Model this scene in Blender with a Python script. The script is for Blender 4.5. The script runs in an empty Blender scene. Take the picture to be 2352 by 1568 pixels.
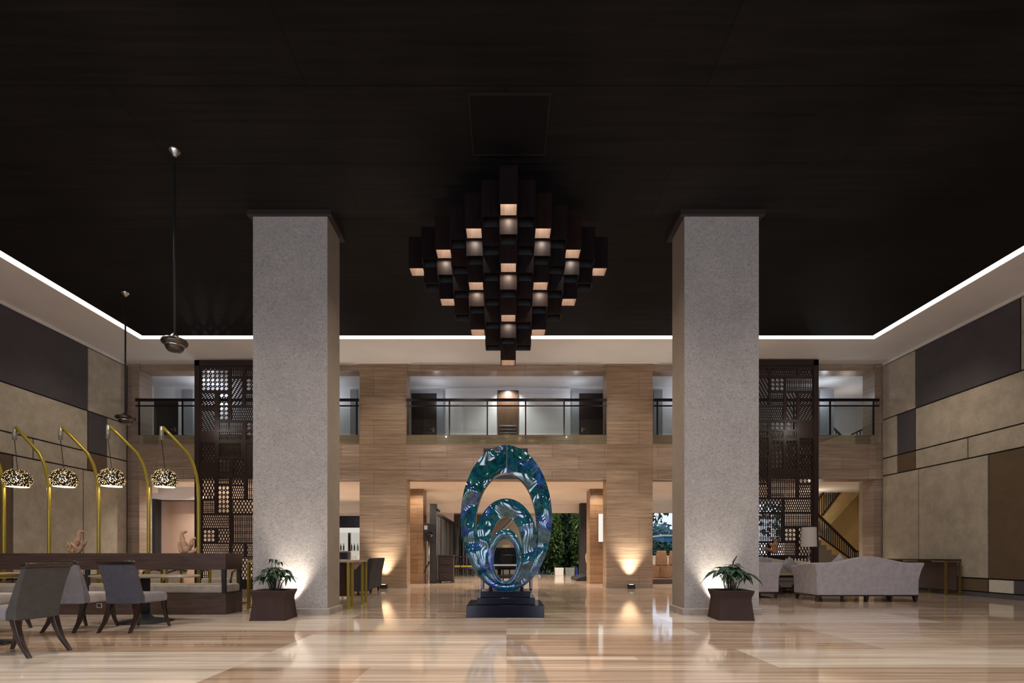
import bpy, math, random
from math import sin, cos, pi, radians, sqrt
from mathutils import Vector, Matrix, noise as mnoise

random.seed(7)
scene = bpy.context.scene
COL = scene.collection
F, CX, HY, CAMZ = 1150.0, 1163.0, 1272.0, 1.0


def X(px, d):
    return (px - CX) / F * d


def Z(py, d):
    return CAMZ + (HY - py) / F * d


# ------------------------------------------------------------------ materials
MATS = {}


class NB:
    """small node builder"""

    def __init__(s, name):
        s.m = bpy.data.materials.new(name)
        s.m.use_nodes = True
        s.nt = s.m.node_tree
        s.nt.nodes.clear()
        s.out = s.nt.nodes.new('ShaderNodeOutputMaterial')

    def n(s, typ, **kw):
        nd = s.nt.nodes.new(typ)
        ins = kw.pop('ins', {})
        for k, v in kw.items():
            setattr(nd, k, v)
        for k, v in ins.items():
            sock = nd.inputs[k]
            if isinstance(v, bpy.types.NodeSocket):
                s.nt.links.new(v, sock)
            else:
                sock.default_value = v
        return nd

    def coords(s, scale=(1, 1, 1), rot=(0, 0, 0)):
        tc = s.n('ShaderNodeTexCoord')
        mp = s.n('ShaderNodeMapping', ins={'Vector': tc.outputs['Object'], 'Scale': scale, 'Rotation': rot})
        return mp.outputs[0]

    def noise(s, vec, scale=5, detail=4, rough=0.55, dist=0.0):
        return s.n('ShaderNodeTexNoise', ins={'Vector': vec, 'Scale': scale, 'Detail': detail, 'Roughness': rough, 'Distortion': dist}).outputs[0]

    def ramp(s, fac, stops, interp='LINEAR'):
        r = s.n('ShaderNodeValToRGB', ins={'Fac': fac})
        cr = r.color_ramp
        cr.interpolation = interp
        while len(cr.elements) < len(stops):
            cr.elements.new(0.5)
        for e, (p, c) in zip(cr.elements, stops):
            e.position = p
            e.color = (c[0], c[1], c[2], 1) if not isinstance(c, (int, float)) else (c, c, c, 1)
        return r.outputs[0]

    def mix(s, fac, a, b, blend='MIX'):
        nd = s.n('ShaderNodeMix', data_type='RGBA', blend_type=blend)
        for i, v in ((0, fac), (6, a), (7, b)):
            if isinstance(v, bpy.types.NodeSocket):
                s.nt.links.new(v, nd.inputs[i])
            elif i == 0:
                nd.inputs[i].default_value = v
            else:
                nd.inputs[i].default_value = (v[0], v[1], v[2], 1) if len(v) == 3 else v
        return nd.outputs[2]

    def bump(s, h, strength=0.3, dist=0.02):
        return s.n('ShaderNodeBump', ins={'Height': h, 'Strength': strength, 'Distance': dist}).outputs[0]

    def bsdf(s, color, rough=0.5, metal=0.0, normal=None, spec=0.5, coat=0.0, emis=None, estr=0.0, trans=0.0, sheen=0.0, coat_rough=0.03):
        p = s.n('ShaderNodeBsdfPrincipled')

        def put(k, v):
            if isinstance(v, bpy.types.NodeSocket):
                s.nt.links.new(v, p.inputs[k])
            elif isinstance(v, tuple) and len(v) == 3:
                p.inputs[k].default_value = (v[0], v[1], v[2], 1)
            else:
                p.inputs[k].default_value = v
        put('Base Color', color)
        put('Roughness', rough)
        put('Metallic', metal)
        put('Specular IOR Level', spec)
        put('Coat Weight', coat)
        put('Coat Roughness', coat_rough)
        put('Transmission Weight', trans)
        put('Sheen Weight', sheen)
        if emis is not None:
            put('Emission Color', emis)
            put('Emission Strength', estr)
        if normal is not None:
            s.nt.links.new(normal, p.inputs['Normal'])
        return p.outputs[0]

    def done(s, sh):
        s.nt.links.new(sh, s.out.inputs[0])
        MATS[s.m.name] = s.m
        return s.m


def plain(name, col, rough=0.5, metal=0.0, spec=0.5, var=0.12, nscale=6.0, coat=0.0, bump=0.0):
    b = NB(name)
    f = b.noise(b.coords(), nscale, 5)
    lo = tuple(c * (1 - var) for c in col)
    hi = tuple(min(1, c * (1 + var)) for c in col)
    c = b.ramp(f, [(0.3, lo), (0.7, hi)])
    nm = b.bump(f, bump, 0.01) if bump else None
    return b.done(b.bsdf(c, rough, metal, nm, spec, coat))


def emit(name, col, strength):
    b = NB(name)
    f = b.noise(b.coords(), 3, 2)
    c = b.ramp(f, [(0.0, tuple(x * .94 for x in col)), (1.0, col)])
    e = b.n('ShaderNodeEmission', ins={'Color': c, 'Strength': strength})
    return b.done(e.outputs[0])


def wood(name, dark, light, rough=0.4, scale=(1.2, 12, 12), coat=0.0, rand=False, spec=0.5):
    b = NB(name)
    v = b.coords(scale)
    f = b.noise(v, 2.2, 8, 0.65, 0.6)
    c = b.ramp(f, [(0.25, dark), (0.75, light)])
    if rand:
        oi = b.n('ShaderNodeObjectInfo')
        m = b.ramp(oi.outputs['Random'], [(0.0, (0.75, 0.72, 0.82)), (0.5, (1, 0.95, 0.95)), (1.0, (1.7, 1.1, 0.68))])
        c = b.mix(1.0, c, m, 'MULTIPLY')
    return b.done(b.bsdf(c, rough, 0, b.bump(f, 0.12, 0.005), spec, coat))


def travertine(name, dark, mid, light, rough=0.35, row=0.72, brick=2.6, joint=0.55, off=0.0):
    b = NB(name)
    v = b.coords((0.5, 0.5, 12))
    f = b.noise(v, 1.5, 9, 0.7, 0.4)
    c = b.ramp(f, [(0.30, dark), (0.5, mid), (0.72, light)])
    big = b.noise(b.coords((0.6, 0.6, 1.6)), 1.2, 3)
    c = b.mix(0.45, c, b.ramp(big, [(0.3, (0.62, 0.6, 0.58)), (0.7, (1.12, 1.1, 1.08))]), 'MULTIPLY')
    # joints: use x,z as brick plane
    tc = b.n('ShaderNodeTexCoord')
    sp = b.n('ShaderNodeSeparateXYZ', ins={'Vector': tc.outputs['Object']})
    cb = b.n('ShaderNodeCombineXYZ', ins={'X': sp.outputs[0], 'Y': sp.outputs[2], 'Z': 0.0})
    mp = b.n('ShaderNodeMapping', ins={'Vector': cb.outputs[0], 'Location': (off, 0.11, 0)})
    br = b.n('ShaderNodeTexBrick', offset=0.5, ins={'Vector': mp.outputs[0], 'Color1': (1, 1, 1, 1), 'Color2': (0.8, 0.79, 0.77, 1), 'Mortar': (joint, joint * .9, joint * .85, 1),
                                              'Scale': 1.0, 'Mortar Size': 0.006, 'Mortar Smooth': 0.1, 'Brick Width': brick, 'Row Height': row})
    c = b.mix(1.0, c, br.outputs[0], 'MULTIPLY')
    return b.done(b.bsdf(c, rough, 0, b.bump(f, 0.06, 0.005), 0.4))


def fabric(name, col, rough=0.9, weave=180.0, var=0.18):
    b = NB(name)
    f = b.noise(b.coords((1, 1, 1)), 9, 5, 0.7)
    w = b.noise(b.coords((1, 1, 1)), weave, 2)
    c = b.ramp(f, [(0.25, tuple(x * (1 - var) for x in col)), (0.75, tuple(min(1, x * (1 + var)) for x in col))])
    c = b.mix(0.35, c, b.ramp(w, [(0.3, 0.75), (0.7, 1.15)]), 'MULTIPLY')
    return b.done(b.bsdf(c, rough, 0, b.bump(w, 0.15, 0.003), 0.2))


def wall_fabric(name, col, var=0.16):
    b = NB(name)
    f = b.noise(b.coords((1, 1, 1)), 2.6, 7, 0.7)
    wx = b.noise(b.coords((4, 4, 70)), 3, 3)
    wz = b.noise(b.coords((70, 70, 3)), 3, 3)
    c = b.ramp(f, [(0.25, tuple(x * (1 - var) for x in col)), (0.75, tuple(x * (1 + var) for x in col))])
    c = b.mix(0.5, c, b.ramp(wx, [(0.3, 0.8), (0.7, 1.15)]), 'MULTIPLY')
    c = b.mix(0.5, c, b.ramp(wz, [(0.3, 0.8), (0.7, 1.15)]), 'MULTIPLY')
    return b.done(b.bsdf(c, 0.85, 0, b.bump(wx, 0.1, 0.004), 0.2))


def glass(name, tint=(0.9, 0.95, 0.92), refl=0.06):
    b = NB(name)
    f = b.noise(b.coords(), 1.0, 2)
    t = b.ramp(f, [(0.0, tuple(x * .97 for x in tint)), (1.0, tint)])
    tr = b.n('ShaderNodeBsdfTransparent', ins={'Color': t})
    gl = b.n('ShaderNodeBsdfGlossy', ins={'Roughness': 0.02, 'Color': (1, 1, 1, 1)})
    mx = b.n('ShaderNodeMixShader', ins={0: refl, 1: tr.outputs[0], 2: gl.outputs[0]})
    return b.done(mx.outputs[0])


TRAV = travertine('travertine_warm', (0.24, 0.150, 0.090), (0.40, 0.272, 0.176), (0.55, 0.412, 0.29))
TRAV_BEAM = travertine('travertine_beam', (0.24, 0.158, 0.108), (0.41, 0.295, 0.215), (0.56, 0.435, 0.34), row=0.36, brick=1.55, joint=0.5, off=0.2)
TRAV_SIDE = travertine('travertine_pale', (0.25, 0.185, 0.14), (0.36, 0.27, 0.205), (0.46, 0.36, 0.285), row=0.55, brick=1.7)
TRAV_ORANGE = travertine('travertine_orange', (0.20, 0.11, 0.055), (0.31, 0.19, 0.105), (0.40, 0.26, 0.16), row=0.46, brick=3.0)
PLASTER = plain('plaster_soffit', (0.68, 0.635, 0.60), 0.85, var=0.05, nscale=1.0)
PLASTER_W = plain('plaster_white', (0.74, 0.74, 0.76), 0.85, var=0.04, nscale=1.0)
PLASTER_C = plain('plaster_cream', (0.80, 0.73, 0.66), 0.85, var=0.05, nscale=1.0)
PEACH = plain('plaster_peach', (0.60, 0.40, 0.29), 0.85, var=0.06, nscale=1.0)
YELLOW = plain('plaster_yellow', (0.66, 0.48, 0.20), 0.85, var=0.06, nscale=1.0)
GREYWALL = plain('plaster_grey', (0.30, 0.31, 0.33), 0.8, var=0.05, nscale=1.0)
TAUPE = plain('plaster_taupe', (0.21, 0.165, 0.13), 0.8, var=0.08, nscale=1.0)
P_BEIGE = wall_fabric('panel_beige_fabric', (0.40, 0.345, 0.268), 0.24)
P_LIGHT = wall_fabric('panel_light_fabric', (0.60, 0.55, 0.46))
P_DARK = wall_fabric('panel_plum_fabric', (0.078, 0.069, 0.072))
P_BROWN = wall_fabric('panel_brown_fabric', (0.125, 0.085, 0.050))
GROOVE = plain('groove_black', (0.018, 0.012, 0.010), 0.7)
SKIRT = plain('skirting_grey', (0.085, 0.078, 0.080), 0.6)
MET_D = plain('metal_dark', (0.018, 0.016, 0.016), 0.35, 0.6)
CHROME = plain('chrome', (0.6, 0.58, 0.55), 0.25, 1.0, var=0.05)
BRONZE = plain('bronze_old', (0.10, 0.085, 0.075), 0.3, 0.9)
BLACK = plain('black_lacquer', (0.006, 0.006, 0.008), 0.08, coat=0.5)
BLACK_M = plain('black_matte', (0.012, 0.012, 0.013), 0.6)
BASE_GLOSS = plain('plinth_navy_gloss', (0.004, 0.006, 0.016), 0.12, spec=0.22)
GOLD = plain('mustard_metal', (0.31, 0.225, 0.022), 0.35, 0.35, var=0.08)
GOLD_D = plain('aged_gold_metal', (0.22, 0.15, 0.03), 0.35, 0.6, var=0.1)
W_DARK = wood('walnut_dark', (0.030, 0.017, 0.013), (0.105, 0.060, 0.048), 0.4, (1.0, 14, 14))
W_LEG = wood('espresso_wood', (0.010, 0.005, 0.004), (0.030, 0.015, 0.012), 0.18, (8, 8, 2), coat=0.4)
W_RED = wood('carved_red_wood', (0.014, 0.006, 0.005), (0.034, 0.016, 0.012), 0.45, (9, 9, 1.5))
W_CHAN = wood('lantern_wood', (0.0055, 0.0033, 0.0034), (0.0135, 0.0078, 0.0076), 0.5, (10, 10, 1.5), rand=True, spec=0.12)
W_CHANIN_LIT = wood('lantern_wood_lit', (0.26, 0.16, 0.11), (0.44, 0.31, 0.22), 0.5, (10, 10, 2))
W_CHEST = wood('chest_mahogany', (0.010, 0.003, 0.003), (0.030, 0.009, 0.007), 0.5, (2, 10, 10))
DRIFT = wood('driftwood', (0.30, 0.17, 0.10), (0.58, 0.38, 0.26), 0.8, (3, 3, 14))
DRIFT_O = wood('driftwood_orange', (0.26, 0.11, 0.05), (0.46, 0.24, 0.13), 0.75, (3, 3, 14))
F_LILAC = fabric('linen_lilac', (0.40, 0.355, 0.36))
F_CREAM = fabric('linen_cream', (0.50, 0.44, 0.38))
F_CHAIR = fabric('upholstery_grey', (0.22, 0.20, 0.205))
F_CHAIR_SHADE = fabric('upholstery_grey_shade', (0.085, 0.080, 0.098))  # chair grey darkened, shade put into the back fabric
F_CHAIRB = fabric('upholstery_taupe', (0.075, 0.068, 0.064))
F_SEAT = fabric('seat_stone', (0.42, 0.37, 0.33))
F_CUSH = fabric('cushion_grey', (0.30, 0.28, 0.29))
F_BENCH = fabric('bench_pad', (0.33, 0.285, 0.245))
F_CHAR = fabric('charcoal_fabric', (0.045, 0.040, 0.040))
F_COVER = fabric('chair_cover_brown', (0.24, 0.135, 0.08))
F_YEL = fabric('yellow_cushion', (0.34, 0.28, 0.06))
POT = plain('clay_brown', (0.042, 0.022, 0.018), 0.6, var=0.12, spec=0.2)
SOIL = plain('soil', (0.03, 0.02, 0.014), 0.95, nscale=40)
WHITE = plain('white_paint', (0.75, 0.73, 0.70), 0.5, var=0.04)
IVORY = plain('marble_top', (0.62, 0.56, 0.50), 0.2, var=0.08, nscale=4)
TABLETOP = plain('table_top_stone', (0.36, 0.29, 0.23), 0.22, var=0.12, nscale=5)
SHADE_W = plain('shade_white', (0.62, 0.57, 0.52), 0.85, var=0.03)
LED = emit('cove_led', (1.0, 0.90, 0.76), 3.2)
LAMP = emit('lantern_bulb', (1.0, 0.93, 0.84), 40.0)
BULB = emit('warm_bulb', (1.0, 0.86, 0.62), 30.0)
SCONCE = emit('sconce_diffuser', (1.0, 0.93, 0.84), 1.0)
SOFT_GLOW = emit('soft_white_glow', (1.0, 0.94, 0.86), 0.7)
GLASS = glass('balustrade_glass', (0.93, 0.96, 0.94), 0.05)
GLASS_G = glass('slab_glass_green', (0.95, 0.975, 0.93), 0.14)
GLASS_D = glass('partition_glass', (0.55, 0.57, 0.57), 0.10)


def leafmat(name, a, b_, rough=0.4):
    b = NB(name)
    f = b.noise(b.coords(), 7, 3)
    c = b.ramp(f, [(0.3, a), (0.7, b_)])
    return b.done(b.bsdf(c, rough, 0, None, 0.4))


LEAF = leafmat('leaf_dark', (0.008, 0.026, 0.014), (0.028, 0.068, 0.034), 0.3)
LEAF_G = leafmat('garden_leaf', (0.006, 0.022, 0.006), (0.05, 0.085, 0.018), 0.4)
LEAF_T = leafmat('tree_leaf', (0.015, 0.07, 0.02), (0.08, 0.18, 0.06), 0.5)
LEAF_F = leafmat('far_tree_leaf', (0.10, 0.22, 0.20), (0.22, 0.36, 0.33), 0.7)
BARK = plain('bark', (0.06, 0.045, 0.03), 0.9)
GRASSM = plain('ground_outside', (0.05, 0.06, 0.03), 0.95, var=0.3)
BLUEB = plain('blue_cladding', (0.05, 0.22, 0.38), 0.6)

# dark stained ceiling boards
b = NB('ceiling_black_boards')
v = b.coords((0.35, 9, 1))
f = b.noise(v, 1.6, 7, 0.6)
c = b.ramp(f, [(0.3, (0.0060, 0.0052, 0.0053)), (0.75, (0.0150, 0.0125, 0.0122))])
big = b.noise(b.coords((0.35, 0.35, 0.35)), 1.0, 3)
c = b.mix(1.0, c, b.ramp(big, [(0.3, 0.55), (0.7, 1.35)]), 'MULTIPLY')
br = b.n('ShaderNodeTexBrick', offset=0.5, ins={'Vector': b.coords((1, 1, 1)), 'Color1': (1, 1, 1, 1), 'Color2': (0.82, 0.82, 0.82, 1), 'Mortar': (0.35, 0.35, 0.35, 1),
                                          'Scale': 1.0, 'Mortar Size': 0.008, 'Brick Width': 4.8, 'Row Height': 1.2})
c = b.mix(1.0, c, br.outputs[0], 'MULTIPLY')
CEIL = b.done(b.bsdf(c, 0.65, 0, b.bump(f, 0.05, 0.004), 0.1))

# textured pale pillar covering
b = NB('pillar_grasscloth')
vo = b.n('ShaderNodeTexVoronoi', ins={'Vector': b.coords((1, 1, 1)), 'Scale': 60.0}).outputs[0]
f1 = b.noise(b.coords((1, 1, 1.3)), 36, 6, 0.74, 1.4)
f2 = b.noise(b.coords((1, 1, 1)), 3.0, 5, 0.7)
c = b.ramp(f1, [(0.34, (0.20, 0.177, 0.163)), (0.47, (0.36, 0.328, 0.308)), (0.70, (0.52, 0.48, 0.455))])
c = b.mix(0.5, c, b.ramp(f2, [(0.3, (0.80, 0.79, 0.79)), (0.7, (1.1, 1.08, 1.06))]), 'MULTIPLY')
PILL = b.done(b.bsdf(c, 0.85, 0, b.bump(f1, 0.35, 0.012), 0.2))
PILL_SIDE = wall_fabric('pillar_side_linen', (0.27, 0.222, 0.178), 0.12)
PILL_BASE = plain('pillar_skirting_stone', (0.30, 0.255, 0.22), 0.4, var=0.15, nscale=5)

# polished floor
b = NB('floor_striped_marble')
at = b.n('ShaderNodeAttribute', attribute_name='tone')
tone = at.outputs['Color']
sepc = b.n('ShaderNodeSeparateColor', ins={'Color': tone})
v = b.coords((0.22, 5.5, 1))
st = b.noise(v, 1.0, 8, 0.68, 0.2)
v2 = b.coords((0.5, 22, 1))
st2 = b.noise(v2, 1.0, 6, 0.65)
brown = b.ramp(st, [(0.32, (0.19, 0.108, 0.066)), (0.5, (0.39, 0.252, 0.165)), (0.68, (0.60, 0.44, 0.32))])
pale = b.ramp(st, [(0.32, (0.50, 0.39, 0.31)), (0.5, (0.77, 0.66, 0.565)), (0.68, (0.88, 0.79, 0.70))])
c = b.mix(sepc.outputs[0], brown, pale)
c = b.mix(0.75, c, b.ramp(st2, [(0.34, 0.62), (0.64, 1.18)]), 'MULTIPLY')
FLOOR = b.done(b.bsdf(c, 0.075, 0, None, 0.45, coat=0.10, coat_rough=0.02))

# enamel sculpture skin
b = NB('sculpture_swirled_enamel')
v = b.coords((1, 0.4, 1))
w1 = b.n('ShaderNodeTexNoise', ins={'Vector': v, 'Scale': 1.7, 'Detail': 5, 'Roughness': 0.6, 'Distortion': 2.2}).outputs[0]
w2 = b.n('ShaderNodeTexNoise', ins={'Vector': v, 'Scale': 2.6, 'Detail': 5, 'Roughness': 0.6, 'Distortion': 2.6}).outputs[0]
c1 = b.ramp(w1, [(0.30, (0.004, 0.030, 0.055)), (0.42, (0.006, 0.075, 0.085)), (0.50, (0.010, 0.11, 0.105)), (0.57, (0.015, 0.055, 0.17)), (0.66, (0.04, 0.13, 0.34)), (0.78, (0.10, 0.26, 0.46))])
c2 = b.ramp(w2, [(0.36, (0.25, 0.5, 0.45)), (0.47, (0.8, 0.95, 0.9)), (0.505, (1.7, 1.9, 2.1)), (0.54, (0.8, 0.85, 1.0)), (0.68, (0.35, 0.4, 0.75))])
c = b.mix(0.8, c1, c2, 'MULTIPLY')
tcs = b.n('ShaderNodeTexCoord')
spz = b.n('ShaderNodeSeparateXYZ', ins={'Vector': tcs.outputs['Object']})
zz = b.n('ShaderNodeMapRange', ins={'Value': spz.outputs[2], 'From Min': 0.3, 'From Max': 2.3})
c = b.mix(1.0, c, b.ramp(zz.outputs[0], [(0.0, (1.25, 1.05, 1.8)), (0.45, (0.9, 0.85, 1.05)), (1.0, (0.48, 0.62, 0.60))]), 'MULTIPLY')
wb = b.n('ShaderNodeTexNoise', ins={'Vector': v, 'Scale': 1.6, 'Detail': 1.0, 'Roughness': 0.4, 'Distortion': 0.6}).outputs[0]
bn_ = b.bump(wb, 1.0, 0.34)
sh_ = b.bsdf(c, 0.10, 0.1, bn_, 0.4, coat=1.0)
b.nt.links.new(bn_, sh_.node.inputs['Coat Normal'])
sh_.node.inputs['Coat IOR'].default_value = 1.65
ENAMEL = b.done(sh_)
STEEL_EDGE = plain('steel_edge', (0.50, 0.55, 0.60), 0.2, 1.0, var=0.05)

# perforated lampshade
b = NB('perforated_silver')
vo = b.n('ShaderNodeTexVoronoi', ins={'Vector': b.coords((1, 1, 1)), 'Scale': 46.0}).outputs[0]
hole = b.ramp(vo, [(0.25, 1.0), (0.30, 0.0)])
mt_ = b.bsdf((0.07, 0.052, 0.036), 0.35, 0.8)
wi_ = b.bsdf((0.85, 0.78, 0.62), 0.7)
geo = b.n('ShaderNodeNewGeometry')
met = b.n('ShaderNodeMixShader', ins={0: geo.outputs['Backfacing'], 1: mt_, 2: wi_}).outputs[0]
tr = b.n('ShaderNodeBsdfTransparent')
gl = b.n('ShaderNodeEmission', ins={'Color': (1.0, 0.62, 0.22, 1), 'Strength': 1.3})
hs = b.n('ShaderNodeMixShader', ins={0: 0.6, 1: tr.outputs[0], 2: gl.outputs[0]})
mx = b.n('ShaderNodeMixShader', ins={0: hole, 1: met, 2: hs.outputs[0]})
PERF = b.done(mx.outputs[0])

# striped partition glass (etched upright bands)
b = NB('etched_partition')
wv = b.noise(b.coords((22, 22, 0.4)), 1.0, 2)
m = b.ramp(wv, [(0.45, 0.0), (0.55, 1.0)])
tr = b.n('ShaderNodeBsdfTransparent', ins={'Color': (0.42, 0.44, 0.45, 1)})
df = b.bsdf((0.16, 0.155, 0.15), 0.25)
fc = b.n('ShaderNodeMath', operation='MULTIPLY', ins={0: m, 1: 0.75})
mx = b.n('ShaderNodeMixShader', ins={0: fc.outputs[0], 1: tr.outputs[0], 2: df})
ETCH = b.done(mx.outputs[0])


# ------------------------------------------------------------------ mesh helpers
class MB:
    def __init__(s):
        s.v, s.f, s.mi = [], [], []
        s.cur = 0

    def mat(s, i):
        s.cur = i
        return s

    def add(s, vs, fs):
        o = len(s.v)
        s.v += [tuple(q) for q in vs]
        for f_ in fs:
            s.f.append(tuple(o + i for i in f_))
            s.mi.append(s.cur)
        return s

    def box(s, x0, x1, y0, y1, z0, z1):
        if x0 > x1: x0, x1 = x1, x0
        if y0 > y1: y0, y1 = y1, y0
        if z0 > z1: z0, z1 = z1, z0
        return s.add([(x0, y0, z0), (x1, y0, z0), (x1, y1, z0), (x0, y1, z0), (x0, y0, z1), (x1, y0, z1), (x1, y1, z1), (x0, y1, z1)],
                     [(0, 3, 2, 1), (4, 5, 6, 7), (0, 1, 5, 4), (1, 2, 6, 5), (2, 3, 7, 6), (3, 0, 4, 7)])

    def loft(s, secs, caps=True, closed=True):
        n = len(secs[0])
        vs = [p for sec in secs for p in sec]
        fs = []
        for k in range(len(secs) - 1):
            for i in range(n if closed else n - 1):
                j = (i + 1) % n
                fs.append((k * n + i, k * n + j, (k + 1) * n + j, (k + 1) * n + i))
        if caps:
            fs.append(tuple(range(n - 1, -1, -1)))
            fs.append(tuple((len(secs) - 1) * n + i for i in range(n)))
        return s.add(vs, fs)

    def prism(s, poly, axis, a0, a1):
        """poly of 2-D points extruded along axis ('x','y','z')"""
        def mk(p, a):
            return {'x': (a, p[0], p[1]), 'y': (p[0], a, p[1]), 'z': (p[0], p[1], a)}[axis]
        return s.loft([[mk(p, a0) for p in poly], [mk(p, a1) for p in poly]])

    def tube(s, path, r, n=8, caps=True):
        pts = [Vector(p) for p in path]
        rs = r if isinstance(r, (list, tuple)) else [r] * len(pts)
        secs = []
        up = None
        for i, p in enumerate(pts):
            t = (pts[min(i + 1, len(pts) - 1)] - pts[max(i - 1, 0)])
            if t.length < 1e-9:
                t = Vector((0, 0, 1))
            t.normalize()
            if up is None:
                up = Vector((0, 0, 1)) if abs(t.z) < 0.9 else Vector((0, 1, 0))
            a = t.cross(up)
            if a.length < 1e-6:
                a = t.orthogonal()
            a.normalize()
            up = a.cross(t).normalized()
            secs.append([p + (a * cos(2 * pi * k / n) + up * sin(2 * pi * k / n)) * rs[i] for k in range(n)])
        return s.loft(secs, caps)

    def bar(s, p, q, w, d=None):
        """rectangular bar"""
        d = d or w
        p, q = Vector(p), Vector(q)
        t = (q - p).normalized()
        up = Vector((0, 1, 0)) if abs(t.y) < 0.9 else Vector((0, 0, 1))
        a = t.cross(up).normalized() * (w / 2)
        c_ = a.cross(t).normalized() * (d / 2)
        return s.loft([[e + a + c_, e - a + c_, e - a - c_, e + a - c_] for e in (p, q)])

    def lathe(s, prof, n=24, cx=0, cy=0, caps=True):
        return s.loft([[(cx + r * cos(2 * pi * k / n), cy + r * sin(2 * pi * k / n), z) for k in range(n)] for r, z in prof], caps)

    def ball(s, c, r, n=10, m=6, sc=(1, 1, 1)):
        prof = []
        for i in range(m + 1):
            a = -pi / 2 + pi * i / m
            prof.append((max(1e-4, cos(a)) * r, sin(a) * r))
        return s.loft([[(c[0] + q * cos(2 * pi * k / n) * sc[0], c[1] + q * sin(2 * pi * k / n) * sc[1], c[2] + z * sc[2]) for k in range(n)] for q, z in prof])

    def build(s, name, mats, parent=None, smooth=False, bevel=0.0, kind=None, loc=None, seg=2):
        me = bpy.data.meshes.new(name)
        me.from_pydata(s.v, [], s.f)
        if not isinstance(mats, (list, tuple)):
            mats = [mats]
        for m_ in mats:
            me.materials.append(m_)
        for p, i in zip(me.polygons, s.mi):
            p.material_index = i
            p.use_smooth = smooth
        me.update()
        o = bpy.data.objects.new(name, me)
        COL.objects.link(o)
        if parent is not None:
            o.parent = parent
        if loc is not None:
            o.location = loc
        if bevel:
            md = o.modifiers.new('soft_edges', 'BEVEL')
            md.width = bevel
            md.segments = seg
            md.limit_method = 'ANGLE'
            for p in me.polygons:
                p.use_smooth = True
            wn = o.modifiers.new('normals', 'WEIGHTED_NORMAL')
            wn.keep_sharp = False
        if kind:
            o['kind'] = kind
        return o


def tag(o, label, cat, group=None, kind=None):
    o['label'] = label
    o['category'] = cat
    if group: o['group'] = group
    if kind: o['kind'] = kind
    return o


def thing(name, label, cat, loc=(0, 0, 0), rz=0.0, group=None):
    o = bpy.data.objects.new(name, None)
    o.empty_display_size = 0.1
    COL.objects.link(o)
    o.location = loc
    o.rotation_euler = (0, 0, rz)
    return tag(o, label, cat, group)


def dup(root, loc, rz=None, label=None, group=None):
    r = root.copy()
    COL.objects.link(r)
    r.location = loc
    if rz is not None: r.rotation_euler = (0, 0, rz)
    if label: r['label'] = label
    if group: r['group'] = group
    for ch in list(root.children):
        c_ = ch.copy()
        COL.objects.link(c_)
        c_.parent = r
        for g in list(ch.children):
            d_ = g.copy()
            COL.objects.link(d_)
            d_.parent = c_
    return r


def struct(mb, name, mats, **kw):
    return mb.build(name, mats, kind='structure', **kw)


def lamp(name, typ, loc, energy, col=(1, 0.8, 0.6), size=0.1, target=None, spot=None, blend=0.5, sx=None, sy=None, parent=None):
    l = bpy.data.lights.new(name, typ)
    l.energy = energy
    l.color = col
    if typ == 'AREA':
        l.shape = 'RECTANGLE'
        l.size, l.size_y = sx, sy
    else:
        l.shadow_soft_size = size
    if typ == 'SPOT':
        l.spot_size = spot
        l.spot_blend = blend
    o = bpy.data.objects.new(name, l)
    COL.objects.link(o)
    o.location = loc
    if target is not None:
        d = Vector(target) - Vector(loc)
        o.rotation_euler = d.to_track_quat('-Z', 'Y').to_euler()
    if parent is not None: o.parent = parent
    return o


# ------------------------------------------------------------------ dimensions
D0 = 14.74                  # colonnade front plane
XL, XR = -11.2, 11.1        # side walls
ZC = 6.6                    # soffit / ceiling height

# ================================================================== FLOOR
rows = [-4.0, -2.6, -1.3, 0.0, 1.3, 2.6, 3.5, 4.42, 4.73, 4.89, 5.11, 5.27, 5.62, 6.22, 6.53, 6.75, 7.3, 7.75, 8.3, 8.5, 9.2, 10.1, 10.8, 11.7, 12.5, 13.4, 14.3, 15.2, 16.2, 17.2, 18.6, 20.0, 21.5, 23.0, 24.3]
xs = [-13.0, -11.2, -9.0, -7.0, -5.0, -3.65, -2.41, -1.2, 0.0, 1.25, 2.41, 4.0, 5.1, 6.4, 7.9, 9.4, 11.1, 13.0]


def tone_at(x, y):
    r = random.random()
    if y < 3.5: return 0.3 + 0.5 * r
    if x < -2.41:
        if y < 5.11: return 0.92
        if y < 6.53: return 0.12 if x > -7 else 0.3
        if y < 8.3: return 0.80 if x > -5.0 else 0.62
        return 0.25 + 0.3 * r
    if x < 0:
        if y < 4.42: return 0.15 if x < -1.2 else 0.55
        if y < 5.62: return 0.72
        if y < 6.22: return 0.85
        if y < 6.53: return 0.2
        if y < 7.75: return 0.6 if x < -1.2 else 0.45
        return 0.15 + 0.3 * r
    if x < 2.41:
        if y < 4.73: return 0.30
        if y < 4.89: return 0.85 if x < 1.25 else 0.35
        if y < 6.22: return 0.18
        if y < 6.75: return 0.75
        if y < 7.3: return 0.3
        return 0.15 + 0.35 * r
    if y < 4.42: return 0.25
    if y < 5.27: return 0.88
    if y < 7.3: return 0.22 if x < 4.0 else (0.5 if x < 5.1 else 0.35)
    if y < 8.5: return 0.85 if x < 6.4 else 0.3
    return 0.2 + 0.4 * r


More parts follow.
